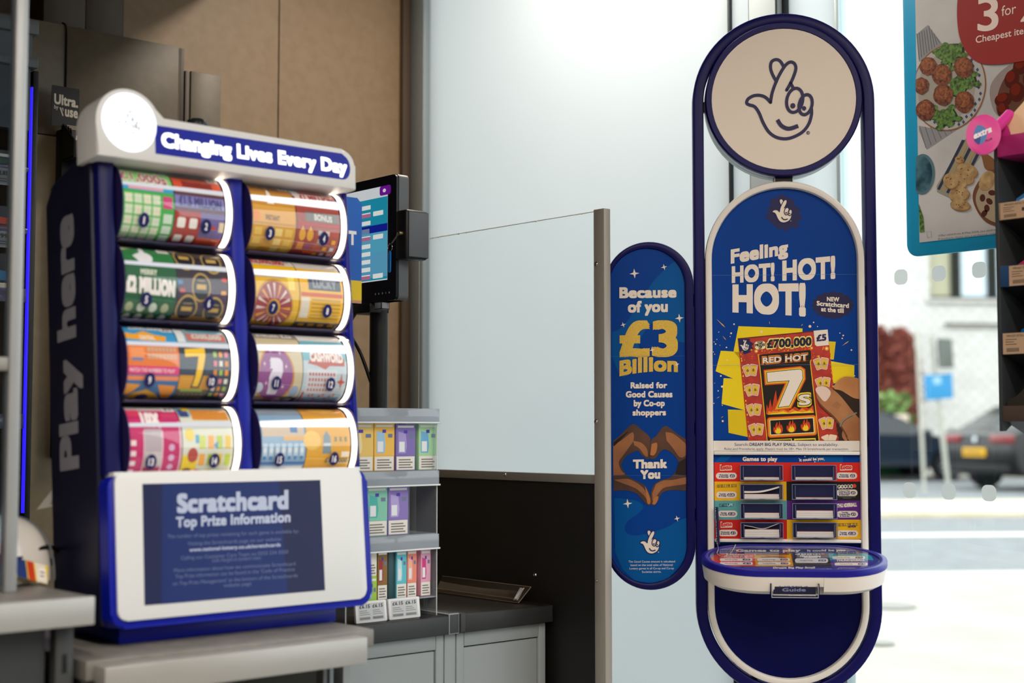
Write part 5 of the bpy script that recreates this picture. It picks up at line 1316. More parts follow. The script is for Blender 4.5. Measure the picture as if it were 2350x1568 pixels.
for i, u in enumerate((-.065, -.052, -.038, -.025, -.012)): m.disc(u - .012, .018, .0022, .0026, M('#77886c' if i == 3 else '#b9bcc0', .4), 0, 10)
m.build('buttons', mo)
# card reader box on its side
xb = mx - .004; y0 = onX(906, 540, xb).y; y1 = onX(932, 540, xb).y; zt, zb_ = onX(906, 484, xb).z, onX(906, 597, xb).z; xd = onY(955, 540, y1).x
m = MB(); m.box(xb, xb + .062, y1 - .0, y0 - .002, zb_, zt, M('#121314', .4), .006, 3); m.box(xb + .006, xb + .0625, y1 - .0015, y1 + .01, zb_ + .004, zt - .004, M('#5a5f66', .45), .0015); m.build('card_reader', mo)
kp = onX(916, 535, xb - .008); m = MB(); m.lathe([(.0052, 0), (.0052, .007), (.0035, .009)], (kp.x + .008, kp.y, kp.z), (-1, 0, 0), M('#9c8a68', .3, .9), 16)
m.build('lock', mo)
ky = thing('key', 'metal key in the monitor lock with a ring and blue tag', 'key', tuple(kp))
m = MB(); e = onX(899, 558, xb - .012); m.tube([tuple(kp + V((0, 0, 0))), tuple(kp.lerp(e, .3)), tuple(e)], [.0048, .0022, .0018], STEEL, 8); m.build('blade', ky)
cr_ = onX(895, 568, xb - .012); m = MB(); m.tube([(cr_.x, cr_.y + .0085 * math.cos(t), cr_.z + .0085 * math.sin(t)) for t in [2 * math.pi * i / 24 for i in range(24)]], .0009, STEEL, 6, True); m.build('ring', ky)
t0, t1 = onX(894.5, 577, xb - .012), onX(893.5, 626, xb - .012); f_ = Fr(t1, (0, -1, 0), (0, t0.y - t1.y, t0.z - t1.z)); m = MB(f_); m.prism(rr(-.0046, 0, .0046, (t0 - t1).length, .0044), -.001, .001, M('#1583e0', .35), .0005); m.build('tag', ky)['label'] = 'blue key tag'
m = MB(); pc = onX(857, 800, mx + .02); m.lathe([(.075, 0), (.075, .006), (.05, .012), (.0215, .014), (.0215, .70)], (mx + .035, pc.y, TZ), (0, 0, 1), M('#151618', .35), 28); m.build('stand', mo)
m = MB(); m.box(mx - .005, mx + .05, pc.y - .02, pc.y + .06, 1.565, 1.5875, M('#141517', .4), .003); m.box(mx - .012, mx + .012, 2.605, 2.632, 1.569, 1.586, M('#8f9499', .4), .002); m.build('bracket', mo)
m = MB(); m.tube(sp([(mx, 2.72, 1.57), (mx - .01, 2.735, 1.53), (mx, 2.70, 1.47), (mx + .02, 2.685, 1.40)], 6), .004, M('#0c0c0c', .5), 8); m.build('cord', mo)
# blue leaflet between the dispenser and the monitor
A = onY(780, 690, 2.44); zt = onY(800, 452, 2.44).z; xr = onY(830, 560, 2.44).x; zb_ = onY(824, 690, 2.44).z; zs = onY(826, 645, 2.44).z
f_ = Fr((1.49, 2.44, zb_), (1, 0, 0), (0, 0, 1)); wd = xr - 1.49; h = zt - zb_; m = MB(f_, None, .0006, .0003); m.up = 1
m.prism([(0, -.006), (wd, -.006), (wd, h - .012), (wd - .012, h), (0, h)], -.003, .0004, M('#0f5fc0', .4))
m.P([(0, -.006), (wd, -.006), (wd, 0), (0, 0)], M('#c98f6a', .4), 0); m.P([(0, 0), (wd, 0), (wd, zs - zb_), (0, zs - zb_)], M('#e3c41a', .4), 1)
tx = onY(817, 560, 2.44); zz = onY(812, 561, 2.44).z - zb_; m.text('T', tx.x - 1.49 - .020, zz, tx.x - 1.49, zz, .026, M('#e9edf4', .4), 2, .05)
tag(m.build('leaflet', smooth=False), 'blue and yellow leaflet board behind the right edge of the dispenser', 'leaflet')

# =================================================================== BACK OF THE SHOP
BRN = noisy('dark_brown_board', '#51442f', '#594b36', 50, .5); BRN2 = noisy('dark_wood_board', '#413322', '#4b3b29', 18, .55, (1, 1, .06))
CY = 3.55
xs0 = onY(149, 200, CY).x
for x0, x1, lab in ((.9, xs0 - .0012, 'dark brown wall cabinet at the far left, behind the post'), (xs0 + .0012, 1.8915, 'large dark brown wall cabinet above the scratchcard dispenser')):
    cb = thing('wall_cabinet', lab, 'cabinet', ((x0 + x1) / 2, 3.7, 2.063), 'dark brown wall cabinets')
    m = MB(); m.box(x0, x1, CY + .0205, YB - .001, 2.063, 2.358, BRN, .001); m.build('body', cb)
    m = MB(); m.box(x0, x1 - (.016 if x0 > 1.5 else 0), CY, CY + .02, 2.063, 2.360, BRN, .0015); m.build('door', cb)
    if x0 > 1.5:
        m = MB(); m.box(x1 - .0155, x1, CY + .001, CY + .02, 2.063, 2.3585, M('#3e352b', .5), .001); m.box(x1 - .0156, x1 - .0146, CY - .0006, CY + .001, 2.063, 2.3585, '#8d7a5e'); m.build('end_strip', cb)
m = MB(); m.tube(sp([(xs0 + .002, CY - .002, 2.14), (xs0 + .0015, CY - .003, 2.25), (xs0, CY - .003, 2.35), (xs0 - .008, CY + .005, 2.366), (xs0 + .01, CY + .02, 2.364)], 6), .0022, M('#17120e', .6), 6); tag(m.build('cable'), 'thin black cable hanging down the seam of the dark brown wall cabinets', 'cable')
pb = thing('wall_box', 'narrow dark brown box on the wall right of the large wall cabinet', 'box', (1.953, 3.7, 1.9))
m = MB(); m.box(1.8975, 1.912, CY + .004, YB - .001, 1.9, 2.299, BRN2, .001); m.build('side', pb)
m = MB(); m.box(1.9125, 2.0086, CY, YB - .001, 1.9, 2.3005, BRN, .003); m.build('front', pb)
WY = 3.74; xa, xm_, xb_ = onY(100, 30, WY).x, onY(197, 30, WY).x, onY(286, 30, WY).x
m = MB(); m.box(xa, xm_ - .001, WY, YB - .001, 2.362, 2.699, BRN2, .001); m.box(xm_ + .001, xb_ - .006, WY, YB - .001, 2.362, 2.699, BRN2, .001); m.box(xb_ - .0055, xb_, WY + .004, YB - .001, 2.362, 2.699, BRN2, .001); struct(m.build('trim_7'))
# goods gantry at the far left
GY = 3.30
gx = onY(87, 300, GY).x; gl0, gl1 = onY(70, 300, GY).x, onY(73.5, 300, GY).x
ga_ = thing('goods_gantry', 'dark goods gantry with a blue light line at the left edge, behind the clear screen', 'gantry', (1.0, 3.5, 0))
DK = M('#1d1f20', .45)
m = MB(); m.box(gl1 + .0005, gx, GY, YB - .002, 0, 2.16, DK, .002); m.build('side_panel', ga_)
m = MB(); m.box(gl0, gl1, GY - .002, GY + .01, 1.10, onY(74, 200, GY).z, glow('#2a1cff', 1.3)); m.build('light_strip', ga_)['label'] = 'glowing blue light line'
m = MB(); m.box(.4, gl0 - .0005, GY + .30, YB - .003, 0, 2.16, M('#0e0e0f', .5)); m.build('back_panel', ga_)
zt1, zb1 = onY(60, 42, GY - .02).z, onY(60, 75, GY - .02).z; zt2, zb2 = onY(60, 128, GY - .02).z, onY(60, 152, GY - .02).z
gcx = onY(91, 60, GY - .02).x
m = MB(); m.box(.4, gcx, GY - .02, YB - .003, zb1, zt1, M('#5d605f', .45), .003); m.box(.4, gcx - .012, GY - .008, YB - .003, zt2 + .0005, zb1 - .0005, M('#5f6468', .45)); m.box(.4, gcx, GY - .02, YB - .003, zb2, zt2, M('#54585a', .45), .003)
m.box(.4, gcx - .014, GY - .006, GY + .02, onY(60, 300, GY).z, zb2 - .0005, M('#39424c', .4)); m.build('cornice', ga_)
SLIP = clear('gantry_lip', '#cfd0e0', 1.5, .05, .35, '#7c7896')
for ya, yb2 in ((378, 388), (521, 532), (660, 692), (950, 984), (1190, 1200)):
    A, B_ = onY(10, ya, GY), onY(10, yb2, GY); m = MB(); m.box(.4, gl0 - .001, GY, GY + .003, B_.z, A.z, SLIP, .0008); m.box(.4, gl0 - .001, GY + .0035, GY + .30, B_.z, B_.z + .004, M('#2a2a2e', .5)); m.build('shelf', ga_)
for x0, x1, y0, y1, c1, c2, c3, lab in ((-60, 27, 346, 378, '#141414', '#1d4a3c', '#d8d2c8', 'black and green pack on the top shelf of the goods gantry'), (-60, 22, 474, 521, '#191c2a', '#c43a24', '#7a2418', 'dark pack with red flash on the second shelf of the goods gantry'), (-60, 18, 582, 660, '#10141c', '#1c6c96', '#e0d2b4', 'black and blue pack with a cream label on the third gantry shelf')):
    A, B_ = onY(x0, y1, GY + .006), onY(x1, y0, GY + .006); m = MB(Fr((A.x, GY + .006, A.z), (1, 0, 0), (0, 0, 1)), None, .0003, .0002); wd, h = B_.x - A.x, B_.z - A.z
    m.box(0, wd, 0, h, -.05, 0, M(c1, .3), .001); m.up = 1
    m.P([(0, h * .25), (wd, h * .25), (wd, h * .5), (0, h * .62)] if y0 < 500 or y0 > 560 else [(wd * .6, 0), (wd * .82, h * .9), (wd, h * .95), (wd, h * .85), (wd * .86, h * .7), (wd * .8, 0)], M(c2, .4), 0); m.P([(wd * .55, h * .62), (wd * .97, h * .62), (wd * .97, h * .78), (wd * .55, h * .78)] if y0 < 400 else [(wd * .5, 0), (wd, 0), (wd, h * .18), (wd * .5, h * .18)], M(c3, .4), 1)
    tag(m.build('goods_pack', smooth=False), lab, 'pack', 'packs on the goods gantry')
for y0, y1, lab in ((388, 419, 'upper grey price label on the goods gantry'), (532, 564, 'lower grey price label on the goods gantry')):
    A, B_ = onY(-40, y1, GY - .004), onY(26, y0, GY - .004); wd, h = B_.x - A.x, B_.z - A.z; m = MB(Fr((A.x, GY - .004, A.z), (1, 0, 0), (0, 0, 1)), None, .0003, .0002); m.up = 1
    m.box(0, wd, 0, h, -.004, 0, M('#8f8d92', .4), .0006); m.P([(wd * .1, h * .1), (wd * .9, h * .1), (wd * .9, h * .9), (wd * .1, h * .9)], M('#77767a', .4), 0)
    m.text('2.85' if y0 < 400 else '.99', wd * .55, h * .6, wd * .88, h * .6, h * .22, M('#26262a'), 1, .04)
    for i in range(2): m.P([(wd * .5, h * (.2 + .14 * i)), (wd * .86, h * (.2 + .14 * i)), (wd * .86, h * (.26 + .14 * i)), (wd * .5, h * (.26 + .14 * i))], '#3b3b40', 1)
    tag(m.build('price_label', smooth=False), lab, 'price label', 'price labels of the goods gantry')
# tall black holder with its header card and packs
LW = 3.548
struct(MB().box(.6, 2.0, LW, YB - .001, 0, 2.060, noisy('tan_painted_lining', '#857459', '#8d7c60', 30, .55), .001).build('trim_8'))
hx0 = onY(121, 700, LW).x; HY = onX(135, 700, hx0).y; hx1 = hx0 + .16; hz0, hz1 = onY(125, 1052, HY).z, onY(125, 275, HY).z
hd2 = thing('pack_holder', 'tall black holder with header card hung on the wall behind the dispenser', 'holder', ((hx0 + hx1) / 2, 3.57, hz0))
BKP = M('#141312', .45)
m = MB(); m.box(hx0, hx1, HY, LW - .0005, hz0, hz1 - .02, BKP, .002)
for y in (645, 727, 815, 900, 1032):
    p = onX(127, y, hx0); m.lathe([(.0022, 0), (.0018, .001)], (hx0, p.y, p.z), (-1, 0, 0), STEEL, 8)
m.build('body', hd2)
m = MB(); m.box(hx0, hx1, HY - .07, HY - .001, hz1 - .105, hz1 - .100, BKP, .001); m.box(hx0, hx1, HY - .074, HY - .07, hz1 - .105, hz1 - .060, BKP, .001)
m.add([(hx0, HY, hz1 - .005), (hx0, HY, hz1 - .105), (hx0, HY - .074, hz1 - .105), (hx0, HY - .074, hz1 - .060), (hx0 + .003, HY, hz1 - .005), (hx0 + .003, HY, hz1 - .105), (hx0 + .003, HY - .074, hz1 - .105), (hx0 + .003, HY - .074, hz1 - .060)], [(0, 1, 2, 3), (7, 6, 5, 4), (0, 3, 7, 4), (3, 2, 6, 7)], BKP); m.build('holder_tray', hd2)
ax0, ax1 = onY(118, 230, HY).x, onY(181, 230, HY).x; az0, az1 = onY(118, 272, HY).z, onY(118, 195, HY).z
m = MB(Fr((ax0, HY - .003, az0), (1, 0, 0), (0, 0, 1)), None, .0004, .0002); wd, h = ax1 - ax0, az1 - az0; m.up = 1
m.prism([(0, -.018), (wd, -.018), (wd, h), (0, h)], -.002, .0002, M('#1a1412', .5)); CRW = M('#d3c6b6', .5)
m.text('Ultra.', wd * .08, h * .46, wd * .95, h * .44, h * .28, CRW, 1, .035); m.text('by', wd * .09, h * .30, wd * .23, h * .30, h * .12, CRW, 1, .0)
m.P([(wd * .28, h * .36), (wd * .33, h * .36), (wd * .43, h * .12), (wd * .39, h * .12)], CRW, 1); m.P([(wd * .37, h * .36), (wd * .41, h * .36), (wd * .42, h * .24)], CRW, 1); m.text('use', wd * .48, h * .13, wd * .95, h * .12, h * .29, CRW, 1, .03)
m.build('header_card', hd2, smooth=False)['label'] = 'dark header card with white lettering'
for i in range(5):
    m = MB(); x = hx0 + .005; y = HY - .008 - .0125 * i; zc = hz1 - .109
    x1 = hx0 + .10; zt_ = hz1 - .004 - .007 * i
    f_ = Fr((x, y - .004, zc + .01), (1, 0, 0), (0, .25, 1)); m = MB(f_, None, .0003, .0002); m.up = 1; w_, h_ = x1 - x, zt_ - zc
    m.box(0, w_, 0, h_, -.009, 0, M('#1a1715', .35), .0008); m.T = None
    m.text('VUSE', w_ * .35, h_ * .55, w_ * .8, h_ * .55, h_ * .3, CRW, 1, .0); m.P([(0, h_ - .004), (w_, h_ - .004), (w_, h_ - .002), (0, h_ - .002)], M('#a89a88', .4), 1); m.P([(.004, h_ * .3), (.012, h_ * .75), (.017, h_ * .75), (.009, h_ * .3)], CRW, 1)
    tag(m.build('small_pack', smooth=False), f'small black pack in the wall holder, {("rearmost", "second from the back", "middle", "second from the front", "frontmost")[i]} of five', 'pack', 'black packs in the wall holder')

# =================================================================== WINDOW POSTER
WX = 2.93
wp = thing('window_poster', 'large blue bordered food offer poster hanging in the window', 'poster', (WX, 1.6, 1.707))
PF = Fr((WX, 1.9165, 1.707), (0, -1, 0), (0, 0, 1)); PWd, PHt = .66, .92
m = MB(PF); m.prism(rr(0, 0, PWd, PHt, .028, 8), -.008, 0, M('#1695c4', .4), .001); m.build('border', wp)
TP = lambda x, y: PF.px(x, y, .0008)
cw = lambda x, y: (2050 + x / 2.53, y / 2.53)
CW = lambda L: [cw(p[0], p[1]) for p in L]
m = MB(PF, TP, .0008, .0002); m.T = None
ix0, iz0 = .0345, .0315
m.P([(ix0, iz0), (PWd - ix0, iz0), (PWd - ix0, PHt - iz0), (ix0, PHt - iz0)], noisy('print_linen', '#aaaaac', '#bdbdbd', 6, .45), 0); m.T = TP
PR = M('#8e2b2b', .45)


def clip(L):
    return [(max(p[0], 2102.5 if True else 0), p[1]) for p in L]


LIN = M('#87888c', .45); STR = M('#5d6470', .45)
m.P(CW([(135, 200), (200, 145), (285, 255), (150, 360)]), LIN, 1)
for i in range(9): m.stroke(CW([(137 + 14 * i, 195 - 6 * i if i < 5 else 150 + (i - 5) * 22), (150 + 15 * i, 345 - 12 * i)]), 1.6, STR, 2, caps=False)
m.P(CW([(148, 730), (300, 760), (490, 650), (480, 680), (195, 870), (150, 760)]), LIN, 1)
for i in range(10): m.stroke(CW([(155 + 30 * i, 740 - 4 * i), (190 + 30 * i, 860 - 18 * i)]), 1.4, STR, 2, caps=False)
m.P(clip(CW(ell(325, 508, 212, 256, 48, .25))), M('#8a5a38', .4), 3); m.P(clip(CW(ell(325, 508, 205, 249, 48, .25))), M('#a9a8a6', .4), 4)
BLU = M('#39466e', .45)
for i in range(40):
    a = 2 * math.pi * i / 40
    if i % 3: x, y = 325 + 185 * math.cos(a), 508 + 226 * math.sin(a)
    else: x, y = 325 + 172 * math.cos(a), 508 + 210 * math.sin(a)
    if x > 160 and (x > 440 or y > 640): q = CW([(x - 9, y), (x, y - 12), (x + 9, y), (x, y + 12)]); m.P(q, BLU, 5)
m.P(clip(CW(ell(310, 505, 165, 205, 40, .25))), M('#98948c', .4), 5)
MEAT = noisy('print_meatball', '#3f1b0e', '#85482a', 160, .45); MEAT2 = noisy('print_meatball_lit', '#5f2f19', '#9a5c34', 200, .45); HERB = noisy('print_herb', '#26401a', '#628a3c', 160, .45); HERBD = M('#20321a', .45)
for pts in ([(250, 300), (300, 262), (400, 258), (410, 320), (350, 350), (340, 395), (300, 360), (250, 330)], [(340, 470), (400, 430), (440, 470), (470, 430), (488, 490), (440, 500), (410, 560), (350, 560), (330, 520)], [(235, 625), (290, 650), (340, 622), (380, 690), (330, 720), (270, 740), (240, 680)]):
    m.P(CW(sp(pts, 4, True)), HERBD, 6); m.P(CW([(p[0] * .92 + .08 * pts[0][0], p[1] * .92 + .08 * pts[0][1]) for p in sp(pts, 3, True)]), HERB, 7)
    for j in range(7):
        c = pts[j % len(pts)]; m.P(CW(sp([(c[0] - 24, c[1] + 6), (c[0], c[1] - 16), (c[0] + 26, c[1] - 4), (c[0] + 4, c[1] + 18)], 3, True)), HERB, 8 + .1 * j)
for i_, (x, y, r) in enumerate(((205, 385, 50), (285, 435, 58), (412, 392, 58), (165, 500, 45), (293, 552, 58), (415, 592, 58), (190, 640, 56))):
    q = [(x + (r + random.uniform(-3, 3)) * math.cos(2 * math.pi * i / 22), y + (r * 1.08 + random.uniform(-3, 3)) * math.sin(2 * math.pi * i / 22)) for i in range(22)]
    m.P(clip(CW(q)), MEAT, 9 + .12 * i_); m.P(clip(CW([(x + (p[0] - x) * .7 - 6, y + (p[1] - y) * .68 - 12) for p in q])), MEAT2, 10 + .12 * i_)
# second bowl of sausages behind the red patch
m.P(CW(sp([(700, 360), (620, 420), (565, 500), (570, 600), (620, 680), (760, 700)], 4) + [(900, 700), (900, 340)]), M('#8d8280', .4), 3); m.P(CW(sp([(720, 370), (650, 450), (610, 540), (600, 640), (640, 690), (760, 700)], 4) + [(900, 700), (900, 340)]), M('#5b3c30', .4), 4)
for i_, (x, y, r, a) in enumerate(((690, 460, 42, .3), (640, 580, 40, 1.2), (720, 535, 45, .2), (745, 380, 44, .6), (800, 460, 46, 0), (640, 640, 34, 0), (810, 570, 46, .4))):
    m.P(CW(ell(x, y, r, r * 1.3, 20, a)), M('#4d1810', .35), 5 + .12 * i_); m.P(CW(ell(x - 8, y - 14, r * .62, r * .8, 16, a)), M('#6e2417', .3), 6 + .12 * i_)
# slate board with biscuits, bowls
m.P(CW([(430, 790), (510, 800), (545, 850), (330, 1150), (255, 1115), (252, 1080)]), M('#8f8a80', .4), 3)
for i in range(5): m.P(CW([(400 + 28 * i, 812 + 6 * i), (418 + 28 * i, 815 + 6 * i), (270 + 26 * i, 1105 + 10 * i), (256 + 26 * i, 1098 + 10 * i)]), M('#2c3444', .45) if i % 2 == 0 else M('#9c8a62', .45), 4)
BIS = noisy('print_biscuit', '#8f7148', '#b59a6c', 50, .5); BIS2 = noisy('print_biscuit_edge', '#7a5630', '#97703f', 50, .5)
for i_, (x, y, rx, ry, a) in enumerate(((385, 925, 26, 20, 0), (430, 990, 62, 40, .3), (410, 1030, 60, 38, .25), (372, 1060, 56, 36, .2), (335, 1050, 46, 42, .8), (385, 1130, 60, 38, -.2), (390, 1190, 58, 30, .1))):
    m.P(CW(ell(x + 4, y + 8, rx, ry, 18, a)), BIS2, 5 + .4 * i_); m.P(CW(ell(x, y, rx, ry, 18, a)), BIS, 5.15 + .4 * i_)
    for j in range(6): m.P(CW(ell(x + random.uniform(-rx, rx) * .6, y + random.uniform(-ry, ry) * .6, 4, 4, 6)), M('#6b4526', .5), 5.25 + .4 * i_ + .01 * j)
m.P(CW(sp([(600, 980), (540, 1000), (480, 1080), (462, 1150), (490, 1230), (540, 1290), (600, 1315)], 4)), M('#6b4630', .4), 5); m.P(CW(sp([(600, 1000), (550, 1030), (500, 1090), (480, 1160), (505, 1230), (555, 1275), (600, 1295)], 4)), M('#a3947e', .4), 6)
for x, y in ((520, 1150), (545, 1210), (560, 1170), (530, 1240), (575, 1120)): m.P(CW(ell(x, y, 22, 16, 12, x)), M('#4c241a', .45), 7)
m.P(CW(ell(545, 1050, 42, 62, 18, .5)), BIS, 8); m.P(CW(sp([(500, 860), (540, 890), (590, 930), (600, 980), (540, 985), (520, 930)], 4)), M('#7a5336', .4), 6)
m.P(clip(CW(ell(170, 1012, 72, 118, 32, .05))), M('#52717c', .35), 4); m.P(clip(CW(ell(165, 1012, 62, 102, 32, .05))), noisy('print_teal_glaze', '#1f3f4c', '#4d7482', 30, .3), 5)
m.P(clip(CW([(148, 1180), (175, 1260), (182, 1345), (155, 1350)])), HERB, 4)
for i in range(2): m.stroke(CW([(262, 1372 + 18 * i), (588, 1338 + 18 * i)]), .01, STR, 1)
a, b_ = cw(262, 1374), cw(860, 1312); m.text('Offer valid from 8 May 2024. See shelf for individual prices. Terms apply.', a[0], a[1], b_[0], b_[1], 4.2, M('#5e6068'), 3, .0, res=1)
a, b_ = cw(262, 1394), cw(860, 1332); m.text('If multiple items are purchased, only the cheapest items are free.', a[0], a[1], b_[0], b_[1], 4.2, M('#5e6068'), 3, .0, res=1)
m.stroke(CW([(195, 1345), (220, 1343), (222, 1378), (198, 1380)]), .7, M('#77797f'), 3, closed=True)
# red patch with the offer
rp = sp([(395, -130), (376, 0), (374, 120), (392, 230), (440, 320), (510, 368), (620, 374), (760, 355), (900, 330)], 5) + [(1060, 290), (1120, 120), (1100, -160)]
m.P(CW(rp), PR, 11); LTR = M('#dccbc6', .5)
a, b_ = cw(492, 180), cw(614, 172); m.text('3', a[0], a[1], b_[0], b_[1], 74, LTR, 12, .012)
a, b_ = cw(632, 95), cw(716, 78); m.text('for', a[0], a[1], b_[0], b_[1], 23, LTR, 12, .0); a, b_ = cw(742, 126), cw(860, 112); m.text('2', a[0], a[1], b_[0], b_[1], 74, LTR, 12, .012)
a, b_ = cw(482, 252), cw(800, 190); m.text('Cheapest item', a[0], a[1], b_[0], b_[1], 15.5, LTR, 12, .012); a, b_ = cw(815, 187), cw(930, 166); m.text('free', a[0], a[1], b_[0], b_[1], 15.5, LTR, 12, .012)
m.build('print', wp, smooth=False)['label'] = 'printed photo of plates of food with a red offer patch'
m = MB()
for yy in (1.85, 1.33): m.tube([(WX + .004, yy, 2.62), (WX + .004, yy, CE)], .0012, STEEL, 5)
m.build('hanging_wire', wp)

# =================================================================== GUM RACK
RX = 2.60; ry = onX(2286, 600, RX).y
rk = thing('gum_rack', 'black gum rack with price strips at the right edge, before the window', 'rack', (RX + .06, ry - .2, 1.29))
rz0, rz1 = onX(2298, 990, RX).z, onX(2284, 308, RX).z; RD_ = .105; RWD = .42
BLK = M('#17191b', .4); RSD = M('#34393d', .4)
m = MB(); f_ = Fr((RX, ry, 0), (1, 0, 0), (0, 0, 1)); m = MB(f_); m.prism([(0, rz0 + .0), (.012, rz0 - .0), (RD_, rz0 + .05), (RD_, rz1 + .02), (.0, rz1 + .004)], -.0, .008, RSD, .0015); m.build('side_panel', rk)
m = MB(); m.box(RX + RD_, RX + RD_ + .008, ry - RWD, ry, rz0 + .05, rz1 + .03, M('#3a4045', .4), .001); m.build('back_panel', rk)
m = MB(); m.box(RX + RD_ + .0085, RX + RD_ + .035, ry - .30, ry - .26, 0, rz1, BLK, .002); m.box(RX - .05, RX + RD_ + .10, ry - .4, ry - .14, 0, .012, BLK, .003); m.build('stand', rk)
tiers = [(467, 507, 2297, 0), (612, 660, 2300, 1), (765, 815, 2303, 2), (932, 968, 2306, 3)]
TAN = M('#b79a80', .5); GI = M('#5b4a3e', .5)
for y0, y1, pxx, k in tiers:
    z1 = onX(pxx, y0, RX + .004).z; z0 = onX(pxx, y1, RX + .004).z
    m = MB(); m.add([(RX + .006, ry - .0085, z0 + .004), (RX + RD_, ry - .0085, z0 - .03), (RX + RD_, ry - RWD, z0 - .03), (RX + .006, ry - RWD, z0 + .004), (RX + .006, ry - .0085, z0 + .001), (RX + RD_, ry - .0085, z0 - .033), (RX + RD_, ry - RWD, z0 - .033), (RX + .006, ry - RWD, z0 + .001)],
                    [(0, 1, 2, 3), (7, 6, 5, 4), (0, 4, 5, 1), (1, 5, 6, 2), (2, 6, 7, 3), (3, 7, 4, 0)], BLK); m.build('shelf', rk)
    f_ = Fr((RX - .001, ry - .0088, z0), (0, -1, 0), (0, 0, 1)); h = z1 - z0; m = MB(f_, None, .0012, .0002); m.up = 1
    m.box(0, RWD - .01, 0, h, -.004, .001, M(('#8a7462', '#23456e', '#3a2c3a', '#4a3e38')[k], .45), .0008)
    if k < 3:
        x0 = (.004, .020, .0035)[k]
        for rep in range(4):
            xx = x0 + .092 * rep
            m.P([(xx, .001), (xx + .085, .001), (xx + .085, h - .001), (xx, h - .001)], TAN, 0); m.text(("WRIGLEYS EXTRA PPMT", "WRIGLEY EXTRA STRAW", "WRIGLEY EXTRA COOL")[k], xx + .008, h * .80, xx + .06, h * .80, h * .10, GI, 1, .01, res=1)
            for i in range(3): m.P([(xx + .006, h * (.45 + .11 * i)), (xx + .03 - .006 * (i % 2), h * (.45 + .11 * i)), (xx + .03 - .006 * (i % 2), h * (.48 + .11 * i)), (xx + .006, h * (.48 + .11 * i))], GI, 1)
            for i in range(16): m.P([(xx + .008 + .0017 * i, h * .12), (xx + .0088 + .0017 * i, h * .12), (xx + .0088 + .0017 * i, h * .3), (xx + .008 + .0017 * i, h * .3)], '#2b2320', 1)
            m.text('85p', xx + .046, h * .4, xx + .066, h * .4, h * .2, M('#2b2320'), 1, .03, res=1)
    m.build('price_strip', rk)
# goods on the tiers
for k, (ys, c1, c2, lab) in enumerate(((435, '#3f7fc0', '#cfd8e4', 'blue and white gum pack on the top tier of the black rack'), (575, '#c03a6a', '#e6d5dc', 'pink and white gum pack on the second tier of the black rack'), (735, '#1560a8', '#0f4a8c', 'bright blue gum pack on the third tier of the black rack'))):
    y0, y1, pxx, _ = tiers[k]; z = onX(pxx, y1, RX).z + .020
    for rep in range(3):
        f_ = Fr((RX + .03, ry - .018 - .085 * rep, z), (0, -1, 0), (.65, 0, 1)); m = MB(f_, None, .0002, .0002); m.up = 1
        pts = [(.0, .0), (.07, .0), (.07, .082), (.055, .080), (.02, .052), (.0, .036)] if k != 2 else [(.0, .0), (.07, .0), (.07, .072), (.06, .072), (.03, .06), (.004, .04)]
        m.prism(pts, -.010, 0, M(c1, .25), .003); m.P([(.006, .004), (.066, .004), (.066, .06), (.02, .035), (.006, .026)], M(c2, .3), 1); m.P([(.02, .008), (.06, .012), (.06, .03), (.03, .026)], M(c1, .3), 2)
        tag(m.build('gum_pack'), lab + ('', ', second pack', ', third pack')[rep], 'gum', 'gum packs on the black rack')
z = onX(2306, 932, RX).z
f_ = Fr((RX + .004, ry - .012, z - .026), (0, -1, 0), (.18, 0, 1)); m = MB(f_)
CB = noisy('cardboard', '#6b5a3e', '#7d6a48', 40, .7)
m.prism([(0, 0), (.30, 0), (.30, .12), (.10, .115), (.055, .082), (.018, .045), (0, .040)], -.003, 0, M('#2a2620', .5)); m.add([(.0, .040, -.0005), (.018, .045, -.0005), (.055, .082, -.0005), (.10, .115, -.0005), (.10, .105, -.06), (.055, .07, -.06), (.018, .03, -.06), (0, .03, -.06)], [(0, 1, 6, 7), (1, 2, 5, 6), (2, 3, 4, 5)], CB); m.add([(0, 0, -.07), (.30, 0, -.07), (.30, .12, -.07), (.1, .11, -.07), (0, .03, -.07)], [(0, 1, 2, 3, 4)], CB)
m.prism([(.0005, 0), (.30, 0), (.30, .003), (.0005, .003)], -.07, 0, CB); tag(m.build('carton'), 'torn open brown carton on the lowest tier of the black rack', 'carton')
# pink topper: box, cream sheet, paddle
tz0, tz1 = onX(2292, 362, RX).z, onX(2292, 314, RX).z
tp = thing('rack_topper', 'pink and cream display topper with a round paddle on the black rack', 'topper', (RX + .05, ry - .1, tz0))
PINK = M('#d4379a', .35); PNK2 = M('#a62a6e', .4)
m = MB(); m.box(RX - .004, RX + RD_ - .002, ry - RWD, ry - .009, tz0, tz1, PNK2, .002); m.build('tray', tp)
a_ = onX(2300, 310, RX + .02); m = MB(Fr((RX + .02, ry - .012, tz1), (0, -1, 0), (.15, 0, 1))); m.prism([(.0, .0), (.35, 0), (.35, .14), (.09, .12), (.004, .036), (.0, .03)], -.001, .001, M('#e9c9a4', .5)); m.build('cream_sheet', tp)['label'] = 'cream back sheet'
m = MB(Fr((RX + .012, ry - .010, tz1), (0, -1, 0), (0, 0, 1))); m.prism([(0, 0), (.022, 0), (.016, .02), (.004, .034), (-.004, .03)], -.0008, .0008, M('#c23486', .4)); m.build('flap', tp)
pc = onX(2257, 309, RX - .035); e = onX(2318, 262, RX + .03)
nrm = (EYEP + V((.3, .25, .2)) - pc).normalized(); nrm = V((-.86, -.42, .08)).normalized()
f_ = Fr(pc, UP.cross(nrm), nrm.cross(UP.cross(nrm)))
m = MB(f_); m.prism(ell(0, 0, .0335, .0415, 40), -.002, .002, M('#e0479c', .35), .001); pd = m.build('paddle', tp); pd['label'] = 'round pink paddle with lettering'
